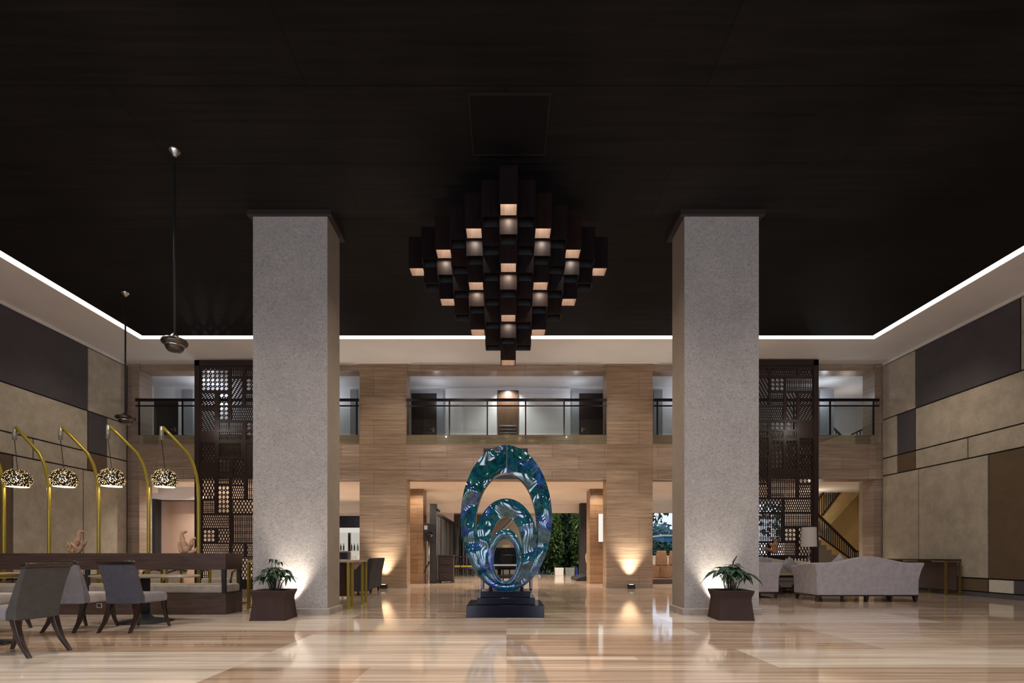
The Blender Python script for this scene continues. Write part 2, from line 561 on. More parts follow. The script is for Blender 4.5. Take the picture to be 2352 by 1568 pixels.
mb = MB()
tones = []
for j in range(len(rows) - 1):
    for i in range(len(xs) - 1):
        x0, x1, y0, y1 = xs[i], xs[i + 1], rows[j], rows[j + 1]
        mb.add([(x0, y0, 0), (x1, y0, 0), (x1, y1, 0), (x0, y1, 0)], [(0, 1, 2, 3)])
        tones.append(tone_at((x0 + x1) / 2, (y0 + y1) / 2))
fl = struct(mb, 'floor', FLOOR)
att = fl.data.color_attributes.new('tone', 'FLOAT_COLOR', 'CORNER')
for p, t in zip(fl.data.polygons, tones):
    for li in p.loop_indices:
        att.data[li].color = (t, t, t, 1)
# solid slab under it, so the floor is a body
mb = MB(); mb.box(-13, 13, -4, 24.3, -0.3, -0.004)
struct(mb, 'floor_slab', PILL_BASE)

# ================================================================== CEILING + SOFFIT
mb = MB(); mb.box(-9.36, 9.42, -4, 12.87, ZC + 0.01, ZC + 0.08)
struct(mb, 'ceiling', CEIL)
mb = MB()
mb.box(XL - .2, -9.55, -4, 14.9, ZC, ZC + 0.22)
mb.box(9.6, XR + .2, -4, 14.9, ZC, ZC + 0.22)
mb.box(-9.55, 9.6, 13.06, 14.9, ZC, ZC + 0.22)
struct(mb, 'ceiling_soffit', PLASTER)
mb = MB()
mb.box(-9.552, -9.53, -4, 13.06, ZC + 0.012, ZC + 0.15)
mb.box(9.58, 9.602, -4, 13.06, ZC + 0.012, ZC + 0.15)
mb.box(-9.53, 9.58, 13.04, 13.062, ZC + 0.012, ZC + 0.15)
struct(mb, 'trim_1', LED)                       # lit cove line
mb = MB(); mb.box(XL - .4, XR + .4, -4.3, 15.2, ZC + 0.45, ZC + 0.55)
struct(mb, 'roof', PLASTER)
# square panel, darker than the black boards, with a thin rim
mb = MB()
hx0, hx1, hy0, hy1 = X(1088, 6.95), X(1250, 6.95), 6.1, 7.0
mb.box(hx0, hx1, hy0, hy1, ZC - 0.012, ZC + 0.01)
h = mb.build('ceiling_panel', plain('panel_black', (0.006, 0.005, 0.005), 0.7, spec=.1))
tag(h, 'square black panel in the dark ceiling in front of the chandelier', 'ceiling hatch')
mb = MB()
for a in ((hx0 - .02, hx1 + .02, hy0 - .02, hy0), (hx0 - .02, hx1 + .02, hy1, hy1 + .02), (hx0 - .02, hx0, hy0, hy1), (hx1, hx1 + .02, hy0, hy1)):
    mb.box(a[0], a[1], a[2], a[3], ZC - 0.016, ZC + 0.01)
mb.build('panel_rim', plain('panel_edge', (0.014, 0.012, 0.011), 0.6, spec=.15), parent=h)

# ================================================================== SIDE WALLS WITH FABRIC PANELS
def panel_wall(side, x, sgn, cells, panel_label):
    mb = MB()
    mb.box(x, x - sgn * 0.25, -4, D0 + .05, 0, ZC + 0.5)
    w = struct(mb, 'wall_' + side, GROOVE)
    by = {}
    for (y0, y1, z0, z1, m_) in cells:
        g = 0.017
        mb = MB()
        mb.box(x - sgn * 0.01, x + sgn * 0.035, y0 + g, y1 - g, z0 + g, z1 - g)
        mb.build('wall_panel', m_, parent=w, bevel=0.006, seg=1)
    mb = MB(); mb.box(x - sgn * 0.01, x + sgn * 0.05, -4, D0 - .02, 6.53, ZC)
    mb.build('wall_cornice', PLASTER, parent=w)
    mb = MB(); mb.box(x - sgn * .01, x + sgn * 0.03, -4, D0, 0, 0.105)
    struct(mb, 'baseboard_' + side, SKIRT)
    return w


yN = -4.0
Lz = (0.43, 3.24, 3.73, 4.82, 6.52)
cl = []
for (y0, y1, m_) in ((yN, 3.0, P_BEIGE), (3.0, 7.2, P_BEIGE), (7.2, 13.36, P_DARK), (13.36, D0, P_BEIGE)): cl.append((y0, y1, Lz[3], Lz[4], m_))
for (y0, y1, m_) in ((yN, 5.0, P_DARK), (5.0, 13.36, P_BEIGE), (13.36, 14.0, P_DARK), (14.0, D0, P_BEIGE)): cl.append((y0, y1, Lz[2], Lz[3], m_))
for (y0, y1, m_) in ((yN, 8.0, P_BEIGE), (8.0, 11.82, P_BEIGE), (11.82, 13.36, P_BEIGE), (13.36, 14.0, P_BROWN), (14.0, D0, P_BEIGE)): cl.append((y0, y1, Lz[1], Lz[2], m_))
for (y0, y1, m_) in ((yN, 4.0, P_BEIGE), (4.0, 7.0, P_DARK), (7.0, 11.33, P_BROWN), (11.33, 13.22, P_BEIGE), (13.22, D0, P_BEIGE)): cl.append((y0, y1, Lz[0], Lz[1], m_))
for (y0, y1, m_) in ((yN, 6.0, P_BROWN), (6.0, 11.33, P_DARK), (11.33, D0, P_BROWN)): cl.append((y0, y1, 0.116, Lz[0], m_))
panel_wall('left', XL, 1, cl, 'left')
Rz = (0.43, 3.29, 3.80, 4.94, 6.52)
cl = []
for (y0, y1, m_) in ((yN, 4.0, P_DARK), (4.0, 10.78, P_BEIGE), (10.78, 13.55, P_DARK), (13.55, D0, P_BEIGE)): cl.append((y0, y1, Rz[3], Rz[4], m_))
for (y0, y1, m_) in ((yN, 5.0, P_BEIGE), (5.0, 13.55, P_BEIGE), (13.55, 14.18, P_DARK), (14.18, D0, P_BEIGE)): cl.append((y0, y1, Rz[2], Rz[3], m_))
for (y0, y1, m_) in ((yN, 7.0, P_BEIGE), (7.0, 12.01, P_BEIGE), (12.01, 13.55, P_BEIGE), (13.55, 14.18, P_BROWN), (14.18, D0, P_BEIGE)): cl.append((y0, y1, Rz[1], Rz[2], m_))
for (y0, y1, m_) in ((yN, 5.0, P_BEIGE), (5.0, 11.5, P_BROWN), (11.5, 13.45, P_BEIGE), (13.45, D0, P_BEIGE)): cl.append((y0, y1, Rz[0], Rz[1], m_))
for (y0, y1, m_) in ((yN, 7.0, P_BROWN), (7.0, 10.92, P_DARK), (10.92, 11.5, P_LIGHT), (11.5, 14.6, P_BROWN)): cl.append((y0, y1, 0.116, Rz[0], m_))
panel_wall('right', XR, -1, cl, 'right')

# unseen wall behind the camera, with assumed openings for the added dusk lights
mb = MB()
mb.box(XL - .2, -7.8, -4.3, -4, 0, 7.1); mb.box(7.8, XR + .2, -4.3, -4, 0, 7.1); mb.box(-7.8, 7.8, -4.3, -4, 3.6, 7.1)
for x_ in (-4.5, 0, 4.5): mb.box(x_ - .9, x_ + .9, -4.3, -4, 0, 3.6)  # unseen piers added to split the front light into separate panels
struct(mb, 'wall_front', P_BEIGE)
for x_ in (-6.6, -2.4, 2.4, 6.6):
    lamp('assumed_daylight_fill', 'AREA', (x_, -4.15, 1.85), 135, (0.76, 0.84, 1.0), target=(x_ * .6, 10, 2.0), sx=2.2, sy=3.4)  # unseen area lights added as fill, in place of assumed dusk daylight

# ================================================================== BIG PILLARS
PF = 8.21
def pillar(x0, x1, inner, label):
    mb = MB(); mb.box(x0, x1, PF, PF + .6, 0, 6.53)
    # faces 2 = front (y0), others linen
    for k in range(6):
        mb.mi[k] = 0 if k in (2, 4) else 1
    o = mb.build('pillar', [PILL, PILL_SIDE], kind='structure')
    tag(o, label, 'pillar', kind='structure')
    mb = MB(); mb.box(x0 - .075, x1 + .075, PF - .06, PF + .68, 6.53, ZC + .02)
    mb.build('capital_board', GROOVE, parent=o)
    mb = MB()
    e = .03
    mb.loft([[(x0 - e - t, PF - e - t, z), (x1 + e + t, PF - e - t, z), (x1 + e + t, PF + .6 + e + t, z), (x0 - e - t, PF + .6 + e + t, z)] for t, z in ((0.01, 0.0), (0.01, 0.10), (0, 0.115))])
    mb.build('pillar_skirting', PILL_BASE, parent=o)
    return o


pillar(X(581, PF), X(752, PF), 1, 'tall square pillar in pale flecked covering near the dining chairs')
pillar(X(1572, PF), X(1743, PF), -1, 'tall square pillar in pale flecked covering near the white sofas')

# ================================================================== COLONNADE (rear wall of the hall)
k0 = F / D0
fx = lambda px: (px - CX) / k0
UZ0, UZ1 = 4.51, 6.41      # upper opening
LB0, LB1 = 3.2, 4.23       # lower beam
cols = [(826, 934), (1393, 1499)]
for i, (a, b_) in enumerate(cols):
    mb = MB(); mb.box(fx(a), fx(b_), D0, D0 + .53, 0, ZC)
    o = mb.build('column', TRAV, kind='structure')
    tag(o, 'travertine column beside the sculpture, on the piano stand speaker side' if i == 0 else 'travertine column beside the sculpture, on the white sconce side', 'column', kind='structure')
    mb = MB(); mb.box(fx(a) - .012, fx(b_) + .012, D0 - .014, D0 + .54, 0, .10)
    mb.build('column_base', TRAV_SIDE, parent=o)
# outer pilasters
mb = MB(); mb.box(XL - .2, fx(303), D0 + .06, D0 + .53, 0, ZC); mb.box(fx(303), fx(320), D0, D0 + .53, 0, ZC)
struct(mb, 'wall_pilaster_left', TRAV_SIDE)
mb = MB(); mb.box(fx(2009), XR + .25, D0 + .03, D0 + .5, 0, 3.2); mb.box(fx(2009), XR + .25, D0 + .0, D0 + .5, 3.2, ZC)
struct(mb, 'wall_pilaster_right', TRAV_SIDE)
# beams: three bays, top strip and the deep lower beam
bays = [(320, 826), (934, 1393), (1499, 2009)]
mb = MB()
for a, b_ in bays:
    mb.box(fx(a), fx(b_), D0 + .05, D0 + .5, UZ1, ZC)
struct(mb, 'wall_rear_top_beam', TRAV_BEAM)
mb = MB()
for a, b_ in bays:
    mb.box(fx(a) - (.02 if a == 320 else 0), fx(b_) + (.02 if b_ == 2009 else 0), D0 - (.0 if a == 934 else .02), D0 + .5, LB0, LB1)
    mb.box(fx(a) - (.02 if a == 320 else 0), fx(b_) + (.02 if b_ == 2009 else 0), D0 + .02, D0 + .3, LB1, UZ0)
struct(mb, 'wall_rear_gallery_beam', TRAV_BEAM)
# upper gallery shell
GY = 16.2
mb = MB(); mb.box(XL - .2, 13, D0 + .3, 19.0, 4.05, 4.25); struct(mb, 'floor_gallery', PLASTER)
mb = MB(); mb.box(XL - .2, 13, D0 + .5, 19.0, UZ1, UZ1 + .2); struct(mb, 'ceiling_gallery', PLASTER_W)
mb = MB()
mb.box(XL - .2, 8.6, GY, GY + .2, 4.25, UZ1)
mb.box(8.6, 13, 18.6, 18.8, 3.2, UZ1); mb.box(8.55, 8.75, GY + .2, 18.6, 4.25, UZ1)
struct(mb, 'wall_gallery', PLASTER_W)
mb = MB(); mb.box(XL - .4, XL - .2, D0, GY + .2, 3, ZC); mb.box(13, 13.2, D0 - .3, 19, 0, ZC + .2); struct(mb, 'wall_gallery_ends', PLASTER_C)
# raised white wall field between the two guest doors
gk = F / GY
gx = lambda px: (px - CX) / gk
gz = lambda py: CAMZ + (HY - py) / gk
mb = MB(); mb.box(gx(1024), gx(1308), GY - .06, GY, 4.25, gz(893)); struct(mb, 'wall_gallery_bay', PLASTER_W)


def gdoor(n, px0, px1, top, wm, frame, louver=False, handle=1, fx0=None, fx1=None, ftop=None, yy=GY):
    kk = F / yy
    q = lambda p: (p - CX) / kk
    zt = CAMZ + (HY - top) / kk
    mb = MB(); mb.box(q(px0), q(px1), yy - .09, yy - .05, 4.25, zt)
    d = struct(mb, 'door_%d' % n, wm, bevel=0.004)
    if fx0 is not None:
        zf = CAMZ + (HY - ftop) / kk
        mb = MB()
        mb.box(q(fx0), q(px0), yy - .10, yy, 4.25, zf); mb.box(q(px1), q(fx1), yy - .10, yy, 4.25, zf); mb.box(q(px0), q(px1), yy - .10, yy, zt, zf)
        mb.build('door_frame', frame, parent=d)
    if louver:
        lo = MB()
        for i in range(7):
            z = 4.50 + i * .105
            lo.add([(q(px0) + .07, yy - .09, z), (q(px1) - .07, yy - .09, z), (q(px1) - .07, yy - .125, z - .03), (q(px0) + .07, yy - .125, z - .03),
                    (q(px0) + .07, yy - .09, z + .02), (q(px1) - .07, yy - .09, z + .02)], [(0, 1, 2, 3), (3, 2, 5, 4)])
        lo.build('louvre', plain('louvre_grey', (0.045, 0.042, 0.045), 0.5, spec=.2), parent=d)
    else:
        hx = q(px1) - .1 if handle > 0 else q(px0) + .1
        mb = MB(); mb.tube([(hx, yy - .09, 5.0), (hx, yy - .14, 5.0), (hx - handle * .12, yy - .14, 5.0)], .012, 8)
        mb.box(hx - .03, hx + .03, yy - .1, yy - .088, 4.93, 5.07)
        mb.build('handle', CHROME, parent=d)
    return d


W_DOOR = wood('door_dark_wood', (0.012, 0.007, 0.005), (0.030, 0.018, 0.013), 0.35, (10, 10, 1.2))
W_DOORM = wood('door_brown_wood', (0.075, 0.038, 0.02), (0.15, 0.08, 0.045), 0.4, (10, 10, 1.0))
gdoor(1, 946, 1004, 905, W_DOOR, GREYWALL, handle=1, fx0=938, fx1=1020, ftop=898)
gdoor(2, 1143, 1191, 898, W_DOORM, GREYWALL, louver=True)
gdoor(3, 1329, 1386, 905, W_DOOR, GREYWALL, handle=-1, fx0=1312, fx1=1396, ftop=898)
gdoor(4, 358, 414, 924, W_DOOR, WHITE, handle=1, fx0=350, fx1=420, ftop=919)
mb = MB()
for a, b_ in ((420, 446), (806, 822), (1500, 1520), (1880, 1912)):
    mb.box(gx(a), gx(b_), GY - .08, GY, 4.25, gz(896))
struct(mb, 'trim_2', GREYWALL)

# balustrades (one per bay)
def balustrade(px0, px1, posts, label, gl_seams=()):
    t = thing('glass_balustrade', label, 'balustrade', (0, D0 - .07, UZ0))
    yy = 0.0
    z = lambda py: CAMZ + (HY - py) / k0 - UZ0
    mb = MB(); mb.box(fx(px0), fx(px1), -.03, .03, z(923), z(917)); mb.build('handrail', MET_D, parent=t, bevel=.006)
    mb = MB(); mb.box(fx(px0), fx(px1), -.015, .015, z(935), z(932)); mb.build('middle_rail', MET_D, parent=t)
    for p in posts:
        mb = MB(); mb.box(fx(p) - .022, fx(p) + .022, -.012, .012, z(1000), z(920)); mb.build('post', MET_D, parent=t)
    ed = sorted(set([px0, px1] + list(posts)))
    for a, b_ in zip(ed[:-1], ed[1:]):
        if b_ - a < 14: continue
        mb = MB(); mb.box(fx(a) + .03, fx(b_) - .03, .016, .028, z(996), z(938)); mb.build('glass_panel', GLASS, parent=t)
    mb = MB(); mb.box(fx(px0), fx(px1), .03, .05, LB1 - UZ0 + .005, z(998)); mb.build('slab_glass', GLASS_G, parent=t)
    return t


balustrade(316, 826, (324, 423, 530, 640, 740, 821), 'black railed glass balustrade on the gallery above the gold floor lamps')
balustrade(934, 1393, (938, 1033, 1119.5, 1207, 1295, 1389), 'black railed glass balustrade on the gallery above the blue sculpture')
balustrade(1499, 2015, (1508, 1610, 1720, 1820, 1903, 2002), 'black railed glass balustrade on the gallery above the stairs')

# gallery light over the middle door
t = thing('gallery_downlight', 'small round downlight over the brown louvred gallery door', 'downlight', (gx(1167), GY - .35, UZ1))
mb = MB(); mb.lathe([(0.05, -.012), (0.06, -.012), (0.06, 0.0), (0.05, 0.0)], 16); mb.build('trim_ring', WHITE, parent=t)
mb = MB(); mb.lathe([(0.045, -.008), (0.045, -.002)], 16); mb.build('lamp_disc', SOFT_GLOW, parent=t)
lamp('gallery_spot', 'SPOT', (gx(1167), GY - .45, UZ1 - .03), 110, (1.0, 0.98, 0.95), 0.0, target=(gx(1167), GY - .0, 4.6), spot=radians(120), blend=0.9)
for x_ in (-9.3, -5.5, -2.2, 2.2, 5.5, 10.0):  # unseen point fills added to brighten the gallery
    lamp('gallery_fill', 'POINT', (x_, D0 + 1.0, 5.9), 4.2 if abs(x_) < 9 else (13 if x_ < 0 else 8.5), (0.86, 0.91, 1.0), 0.0)

# dark blue sign board behind the head of the sculpture
mb = MB(); mb.box(fx(1111), fx(1212), D0 - .06, D0, Z(1100, D0), Z(1030, D0))
o = mb.build('wall_board', plain('board_navy', (0.012, 0.014, 0.026), 0.35), bevel=.01)
tag(o, 'dark navy square board on the beam behind the sculpture top', 'board')

# ================================================================== LOUNGE BEHIND THE COLONNADE
mb = MB(); mb.box(-13, 13, D0 + .5, 22.0, 3.2, 3.4); struct(mb, 'ceiling_lounge', PLASTER_C)
mb = MB(); mb.box(-13, 9.2, 22.0, 22.25, Z(1177, 22), 3.4); struct(mb, 'wall_lounge_fascia', PLASTER_C)
mb = MB(); mb.box(-13, 1.45, 22.25, 25.2, Z(1177, 22) + .15, Z(1177, 22) + .3); struct(mb, 'ceiling_rear_lounge', PLASTER_C)
mb = MB(); mb.box(-13, X(1236, 25), 25.0, 25.2, 0, 3.2); struct(mb, 'wall_rear_lounge', TAUPE)
# inner orange lit piers
DI = 16.9
for i, (a, b_) in enumerate(((942, 972), (1355, 1386))):
    mb = MB(); mb.box(X(a, DI), X(b_, DI), DI, DI + .7, 0, 3.2)
    if i == 0: mb.box(X(934, 15.3) - .2, X(a, DI), DI, DI + .2, 0, 3.2)
    o = mb.build('inner_pier', TRAV_ORANGE, kind='structure')
    tag(o, 'warm lit orange travertine pier behind the speaker stand side column' if i == 0 else 'warm lit orange travertine pier carrying the white sconce', 'pier', kind='structure')
# dark grey column at the garden edge
mb = MB(); mb.box(X(1333, 21.6), X(1356, 21.6), 21.6, 22.1, 0, 3.2)
o = mb.build('garden_column', plain('column_grey', (0.022, 0.02, 0.02), 0.6), kind='structure'); tag(o, 'dark grey column at the edge of the garden', 'column', kind='structure')
# side rooms
mb = MB(); mb.box(-13, X(449, 17) - .05, 17.2, 17.4, 0, 3.2); struct(mb, 'wall_peach', PEACH)
mb = MB(); mb.box(X(349, 16.6), X(361, 16.6), 16.5, 16.8, 0, Z(1146, 16.6)); mb.box(-13, X(460, 16.6), 16.9, 17.2, Z(1146, 16.6), 3.2); struct(mb, 'trim_3', BLACK_M)
mb = MB(); mb.box(-13, X(470, 16.6), 16.55, 16.89, Z(1146, 16.6), 3.2); struct(mb, 'wall_peach_bulkhead', PLASTER_C)
mb = MB(); mb.box(-13, -2.55, 24.2, 24.4, 0, 3.2); mb.box(-13.2, -13, D0, 25, 0, 3.4); struct(mb, 'wall_bar_rear', PLASTER_C)
mb = MB(); mb.box(-8.2, -4.6, 20.0, 20.3, Z(1149, 20), 3.2); struct(mb, 'wall_bar_bulkhead', PLASTER_C)
# platform on the restaurant side
mb = MB(); mb.box(4.55, 9.6, 16.7, 22.0, 0.0, 0.16); struct(mb, 'floor_platform', W_DARK)
# stair hall
mb = MB()
mb.box(X(1802, 18.4), 13, 18.4, 18.6, 0, 3.2)
struct(mb, 'wall_stair', PLASTER_C)
mb = MB(); mb.box(X(1884, 18.4), 12.99, 18.38, 18.4, 0, 3.2); struct(mb, 'wall_stair_yellow', YELLOW)
mb = MB(); mb.box(X(1982, D0 + .53), 13, D0 + .5, D0 + .7, 0, 3.2); struct(mb, 'wall_stair_return', P_BEIGE)

# glazed partition of the left lounge
gp = thing('glazed_partition', 'dark framed glass partition with etched upright stripes running back behind the speaker', 'partition', (-2.5, 17.5, 0))
L = 6.4
for i in range(5):
    mb = MB(); mb.box(-.03, .03, L * i / 4 - .03, L * i / 4 + .03, 0, 2.45); mb.build('mullion', BLACK_M, parent=gp)
for i in range(4):
    mb = MB(); mb.box(-.006, .006, L * i / 4 + .03, L * (i + 1) / 4 - .03, .05, 2.4); mb.build('glass_panel', ETCH, parent=gp)
mb = MB(); mb.box(-.04, .04, -.03, L + .03, 2.4, 2.5); mb.build('head_rail', BLACK_M, parent=gp)
mb = MB(); mb.box(-.04, .04, -.03, L + .03, 0.0, .05); mb.build('sill_rail', BLACK_M, parent=gp)
gp2 = thing('glazed_screen', 'etched glass screen closing the end of the lounge behind the yellow bench', 'partition', (-2.46, 24.05, 0))
for i in range(3):
    mb = MB(); mb.box(i * .7 - .02, i * .7 + .02, -.02, .02, 0, 2.5); mb.build('mullion', BLACK_M, parent=gp2)
for i in range(2):
    mb = MB(); mb.box(i * .7 + .02, i * .7 + .68, -.006, .006, 0, 2.48); mb.build('glass_panel', ETCH, parent=gp2)
mb = MB(); mb.box(X(988, 17.3), X(1003, 17.3), 17.2, 17.44, 0, Z(1157, 17.3))
o = mb.build('partition_post', plain('post_grey', (0.035, 0.033, 0.033), 0.6)); tag(o, 'square dark grey post at the near end of the glass partition', 'post')
sc_ = thing('security_camera', 'small black security camera on top of the dark partition post', 'security camera', (X(1003, 17.3) + .0, 17.3, Z(1172, 17.3)))
mb = MB(); mb.tube([(-.005, 0, .06), (.04, 0, .06), (.04, 0, 0.0)], .012, 8); mb.build('bracket', BLACK_M, parent=sc_)
mb = MB(); mb.tube([(.0, 0, .02), (.11, -.06, -.03)], .035, 10); mb.build('body', BLACK_M, parent=sc_)

# garden window frame + far floor edge
mb = MB(); mb.box(-13, 16, 22.0, 24.3, -.3, -.001); struct(mb, 'terrace', SKIRT)
mb = MB(); mb.box(-40, 80, 24.3, 120, -.4, -.05); struct(mb, 'ground_garden', GRASSM)

# unseen spots added to brighten the lounge; the pier pair are downlights
for (x_, y_, e_) in ((-3.0, 16.3, 26), (3.05, 16.3, 26), (-1.2, 18.5, 120), (1.2, 18.5, 120), (0, 21.0, 90), (0, 16.0, 110), (-6.3, 17.5, 120), (6.2, 16.2, 120), (-9.6, 16.0, 70), (7.8, 18.5, 120), (-9.2, 19.0, 300), (-5.6, 19.2, 110), (5.0, 19.5, 90)):
    lamp('lounge_spot', 'SPOT', (x_, y_, 3.19), e_ * 3.2, (1.0, 0.87, 0.72) if abs(x_) < 7 else (1.0, 0.95, 0.88), 0.0, target=(x_, y_, 0), spot=radians(150), blend=.6)
lamp('stair_light', 'POINT', (10.6, 17.3, 2.6), 17, (1.0, 0.88, 0.68), 0.0)
lamp('stair_light_upper', 'POINT', (11.3, 16.6, 5.6), 8, (1.0, 0.85, 0.65), 0.2)

# wall sconce
sx0, sx1, sz0, sz1 = X(1374, DI), X(1386, DI), Z(1244, DI), Z(1180, DI)
t = thing('wall_sconce', 'tall white rectangular wall sconce on the orange pier', 'wall lamp', ((sx0 + sx1) / 2, DI, sz0))
mb = MB(); mb.box(-(sx1 - sx0) / 2 - .012, (sx1 - sx0) / 2 + .012, -.05, 0, -.012, sz1 - sz0 + .012); mb.build('sconce_frame', GOLD_D, parent=t)
mb = MB(); mb.box(-(sx1 - sx0) / 2, (sx1 - sx0) / 2, -.09, -.05, 0, sz1 - sz0); mb.build('diffuser', SCONCE, parent=t)

# ================================================================== CARVED LATTICE SCREENS
DL = 14.4


def clip(p, q, x0, x1, z0, z1):
    (ax, az), (bx_, bz_) = p, q
    dx, dz = bx_ - ax, bz_ - az
    t0, t1 = 0.0, 1.0
    for pp, qq in ((-dx, ax - x0), (dx, x1 - ax), (-dz, az - z0), (dz, z1 - az)):
        if abs(pp) < 1e-12:
            if qq < 0: return None
        else:
            r_ = qq / pp
            if pp < 0: t0 = max(t0, r_)
            else: t1 = min(t1, r_)
    if t1 - t0 < 1e-4: return None
    return (ax + dx * t0, az + dz * t0), (ax + dx * t1, az + dz * t1)


def fret(kind, x0, x1, z0, z1):
    mb = MB()
    w, h = x1 - x0, z1 - z0
    th = 0.022

    def diag(px_, pz_, lean, bw):
        # family of lines, horizontal spacing px_, slope pz_/px_
        s_ = pz_ / px_ * lean
        ext = h / abs(s_)
        n0 = int((w + ext) / px_) + 3
        for i in range(-2, n0):
            xb = x0 + i * px_ - (0 if lean < 0 else ext)
            xb = x0 - ext * (1 if lean > 0 else 0) + i * px_
            r_ = clip((xb, z0), (xb + h / s_, z1), x0, x1, z0, z1) if lean > 0 else clip((xb, z0), (xb + h / s_, z1), x0, x1, z0, z1)
            if r_:
                mb.bar((r_[0][0], 0, r_[0][1]), (r_[1][0], 0, r_[1][1]), bw, th)
    if kind == 'D':
        p = w / max(1, round(w / .094)); diag(p, .178, 1, .026); diag(p, .178, -1, .026)
    elif kind == 'E':
        p = w / max(1, round(w / .059)); diag(p, .15, 1, .0165); diag(p, .15, -1, .0165)
    elif kind in 'SZ':
        ln = 1 if kind == 'S' else -1
        p = w / max(1, round(w / .094)); diag(p, .178, ln, .028); diag(p * 1.0, .06, -ln, .022)
    elif kind == 'V':
        n = max(1, round(w / .052))
        for i in range(n + 1):
            xx = x0 + w * i / n
            mb.box(max(x0, xx - .011), min(x1, xx + .011), -th / 2, th / 2, z0, z1)
        m_ = max(1, round(h / .18))
        for i in range(m_):
            zz = z0 + h * (i + .5) / m_
            mb.box(x0, x1, -th / 2 + .002, th / 2 - .002, zz - .05, zz - .032)
            mb.box(x0, x1, -th / 2 + .002, th / 2 - .002, zz + .0, zz + .018)
    elif kind == 'F':
        nx, nz = max(1, round(w / .128)), max(1, round(h / .128))
        tw, tz = w / nx, h / nz
        for i in range(nx):
            for j in range(nz):
                cx_, cz_ = x0 + tw * (i + .5), z0 + tz * (j + .5)
                n = 16
                inn, out = [], []
                for k in range(n):
                    a = 2 * pi * k / n + pi / n
                    rr = .40 * (1 + .10 * cos(4 * a))
                    inn.append((cx_ + tw * rr * cos(a), cz_ + tz * rr * sin(a)))
                    sc2 = .5 / max(abs(cos(a)), abs(sin(a)))
                    out.append((cx_ + tw * sc2 * cos(a), cz_ + tz * sc2 * sin(a)))
                vs = [(p_[0], -th / 2, p_[1]) for p_ in out] + [(p_[0], -th / 2, p_[1]) for p_ in inn] + [(p_[0], th / 2, p_[1]) for p_ in inn] + [(p_[0], th / 2, p_[1]) for p_ in out]
                fs = []
                for k in range(n):
                    q_ = (k + 1) % n
                    fs += [(k, q_, n + q_, n + k), (n + k, n + q_, 2 * n + q_, 2 * n + k), (2 * n + k, 2 * n + q_, 3 * n + q_, 3 * n + k)]
                mb.add(vs, fs)
    elif kind == 'B':
        mb.box(x0, x1, -th / 2, th / 2, z0, z1)
    return mb


def screen(cells, px0, px1, top, label, solid_edge):
    kl = F / DL
    xa, xb = X(px0, DL), X(px1, DL)
    t = thing('carved_screen', label, 'lattice screen', ((xa + xb) / 2, DL, 0))
    ox = (xa + xb) / 2
    zt = Z(top, DL)
    rc = []
    for (k, a, b_, y0, y1) in cells:
        rc.append((k, X(a, DL) - ox, X(b_, DL) - ox, Z(y1, DL), Z(y0, DL)))
    xs_ = sorted(set([xa - ox, xb - ox] + [r_[1] for r_ in rc] + [r_[2] for r_ in rc]))
    zs_ = sorted(set([0.0, zt] + [r_[3] for r_ in rc] + [r_[4] for r_ in rc]))
    mb = MB()
    for j in range(len(zs_) - 1):
        run = None
        for i in range(len(xs_) - 1):
            cx_, cz_ = (xs_[i] + xs_[i + 1]) / 2, (zs_[j] + zs_[j + 1]) / 2
            inside = any(r_[1] < cx_ < r_[2] and r_[3] < cz_ < r_[4] for r_ in rc)
            if not inside:
                if run is None: run = xs_[i]
            if (inside or i == len(xs_) - 2) and run is not None:
                mb.box(run, xs_[i] if inside else xs_[i + 1], -.025, .025, zs_[j], zs_[j + 1])
                run = None
    mb.build('screen_frame', W_RED, parent=t)
    mb = MB()
    mb.box(xa - ox - .0, xa - ox + .14, -.05, .05, 0, zt); mb.box(xb - ox - .14, xb - ox, -.05, .05, 0, zt)
    mb.box(xa - ox, xb - ox, -.05, .05, zt - .16, zt); mb.box(xa - ox, xb - ox, -.05, .05, 0, .14)
    mb.build('border', W_RED, parent=t)
    for (k, a, b_, c_, d_) in rc:
        fret(k, a, b_, c_, d_).build('fretwork_panel', W_RED, parent=t)
    return t


LC = [('F', 463, 525, 848, 897), ('V', 532, 557, 846, 864), ('E', 565, 610, 846, 864), ('S', 532, 557, 869, 930), ('F', 565, 590, 869, 897), ('V', 565, 610, 904, 930),
      ('Z', 463, 494, 903, 934), ('F', 504, 525, 903, 964), ('E', 533, 610, 936, 965), ('Z', 463, 494, 944, 990), ('V', 504, 557, 970, 987), ('F', 566, 590, 970, 987),
      ('E', 504, 557, 992, 1010), ('F', 566, 590, 992, 1010), ('D', 463, 495, 1016, 1060), ('E', 504, 555, 1018, 1048), ('F', 502, 528, 1054, 1084), ('D', 536, 561, 1054, 1092), ('B', 566, 610, 1018, 1092),
      ('D', 465, 493, 1096, 1145), ('V', 502, 526, 1090, 1110), ('D', 533, 561, 1098, 1112), ('V', 569, 610, 1100, 1145), ('F', 501, 527, 1115, 1178), ('E', 533, 561, 1116, 1145),
      ('V', 467, 493, 1150, 1178), ('D', 534, 610, 1149, 1178), ('E', 466, 527, 1183, 1212), ('V', 537, 610, 1183, 1245), ('F', 467, 494, 1216, 1244), ('D', 501, 528, 1215, 1245),
      ('E', 466, 527, 1249, 1276), ('D', 534, 561, 1249, 1276), ('E', 568, 610, 1249, 1276), ('V', 466, 527, 1282, 1330), ('D', 534, 610, 1282, 1330)]
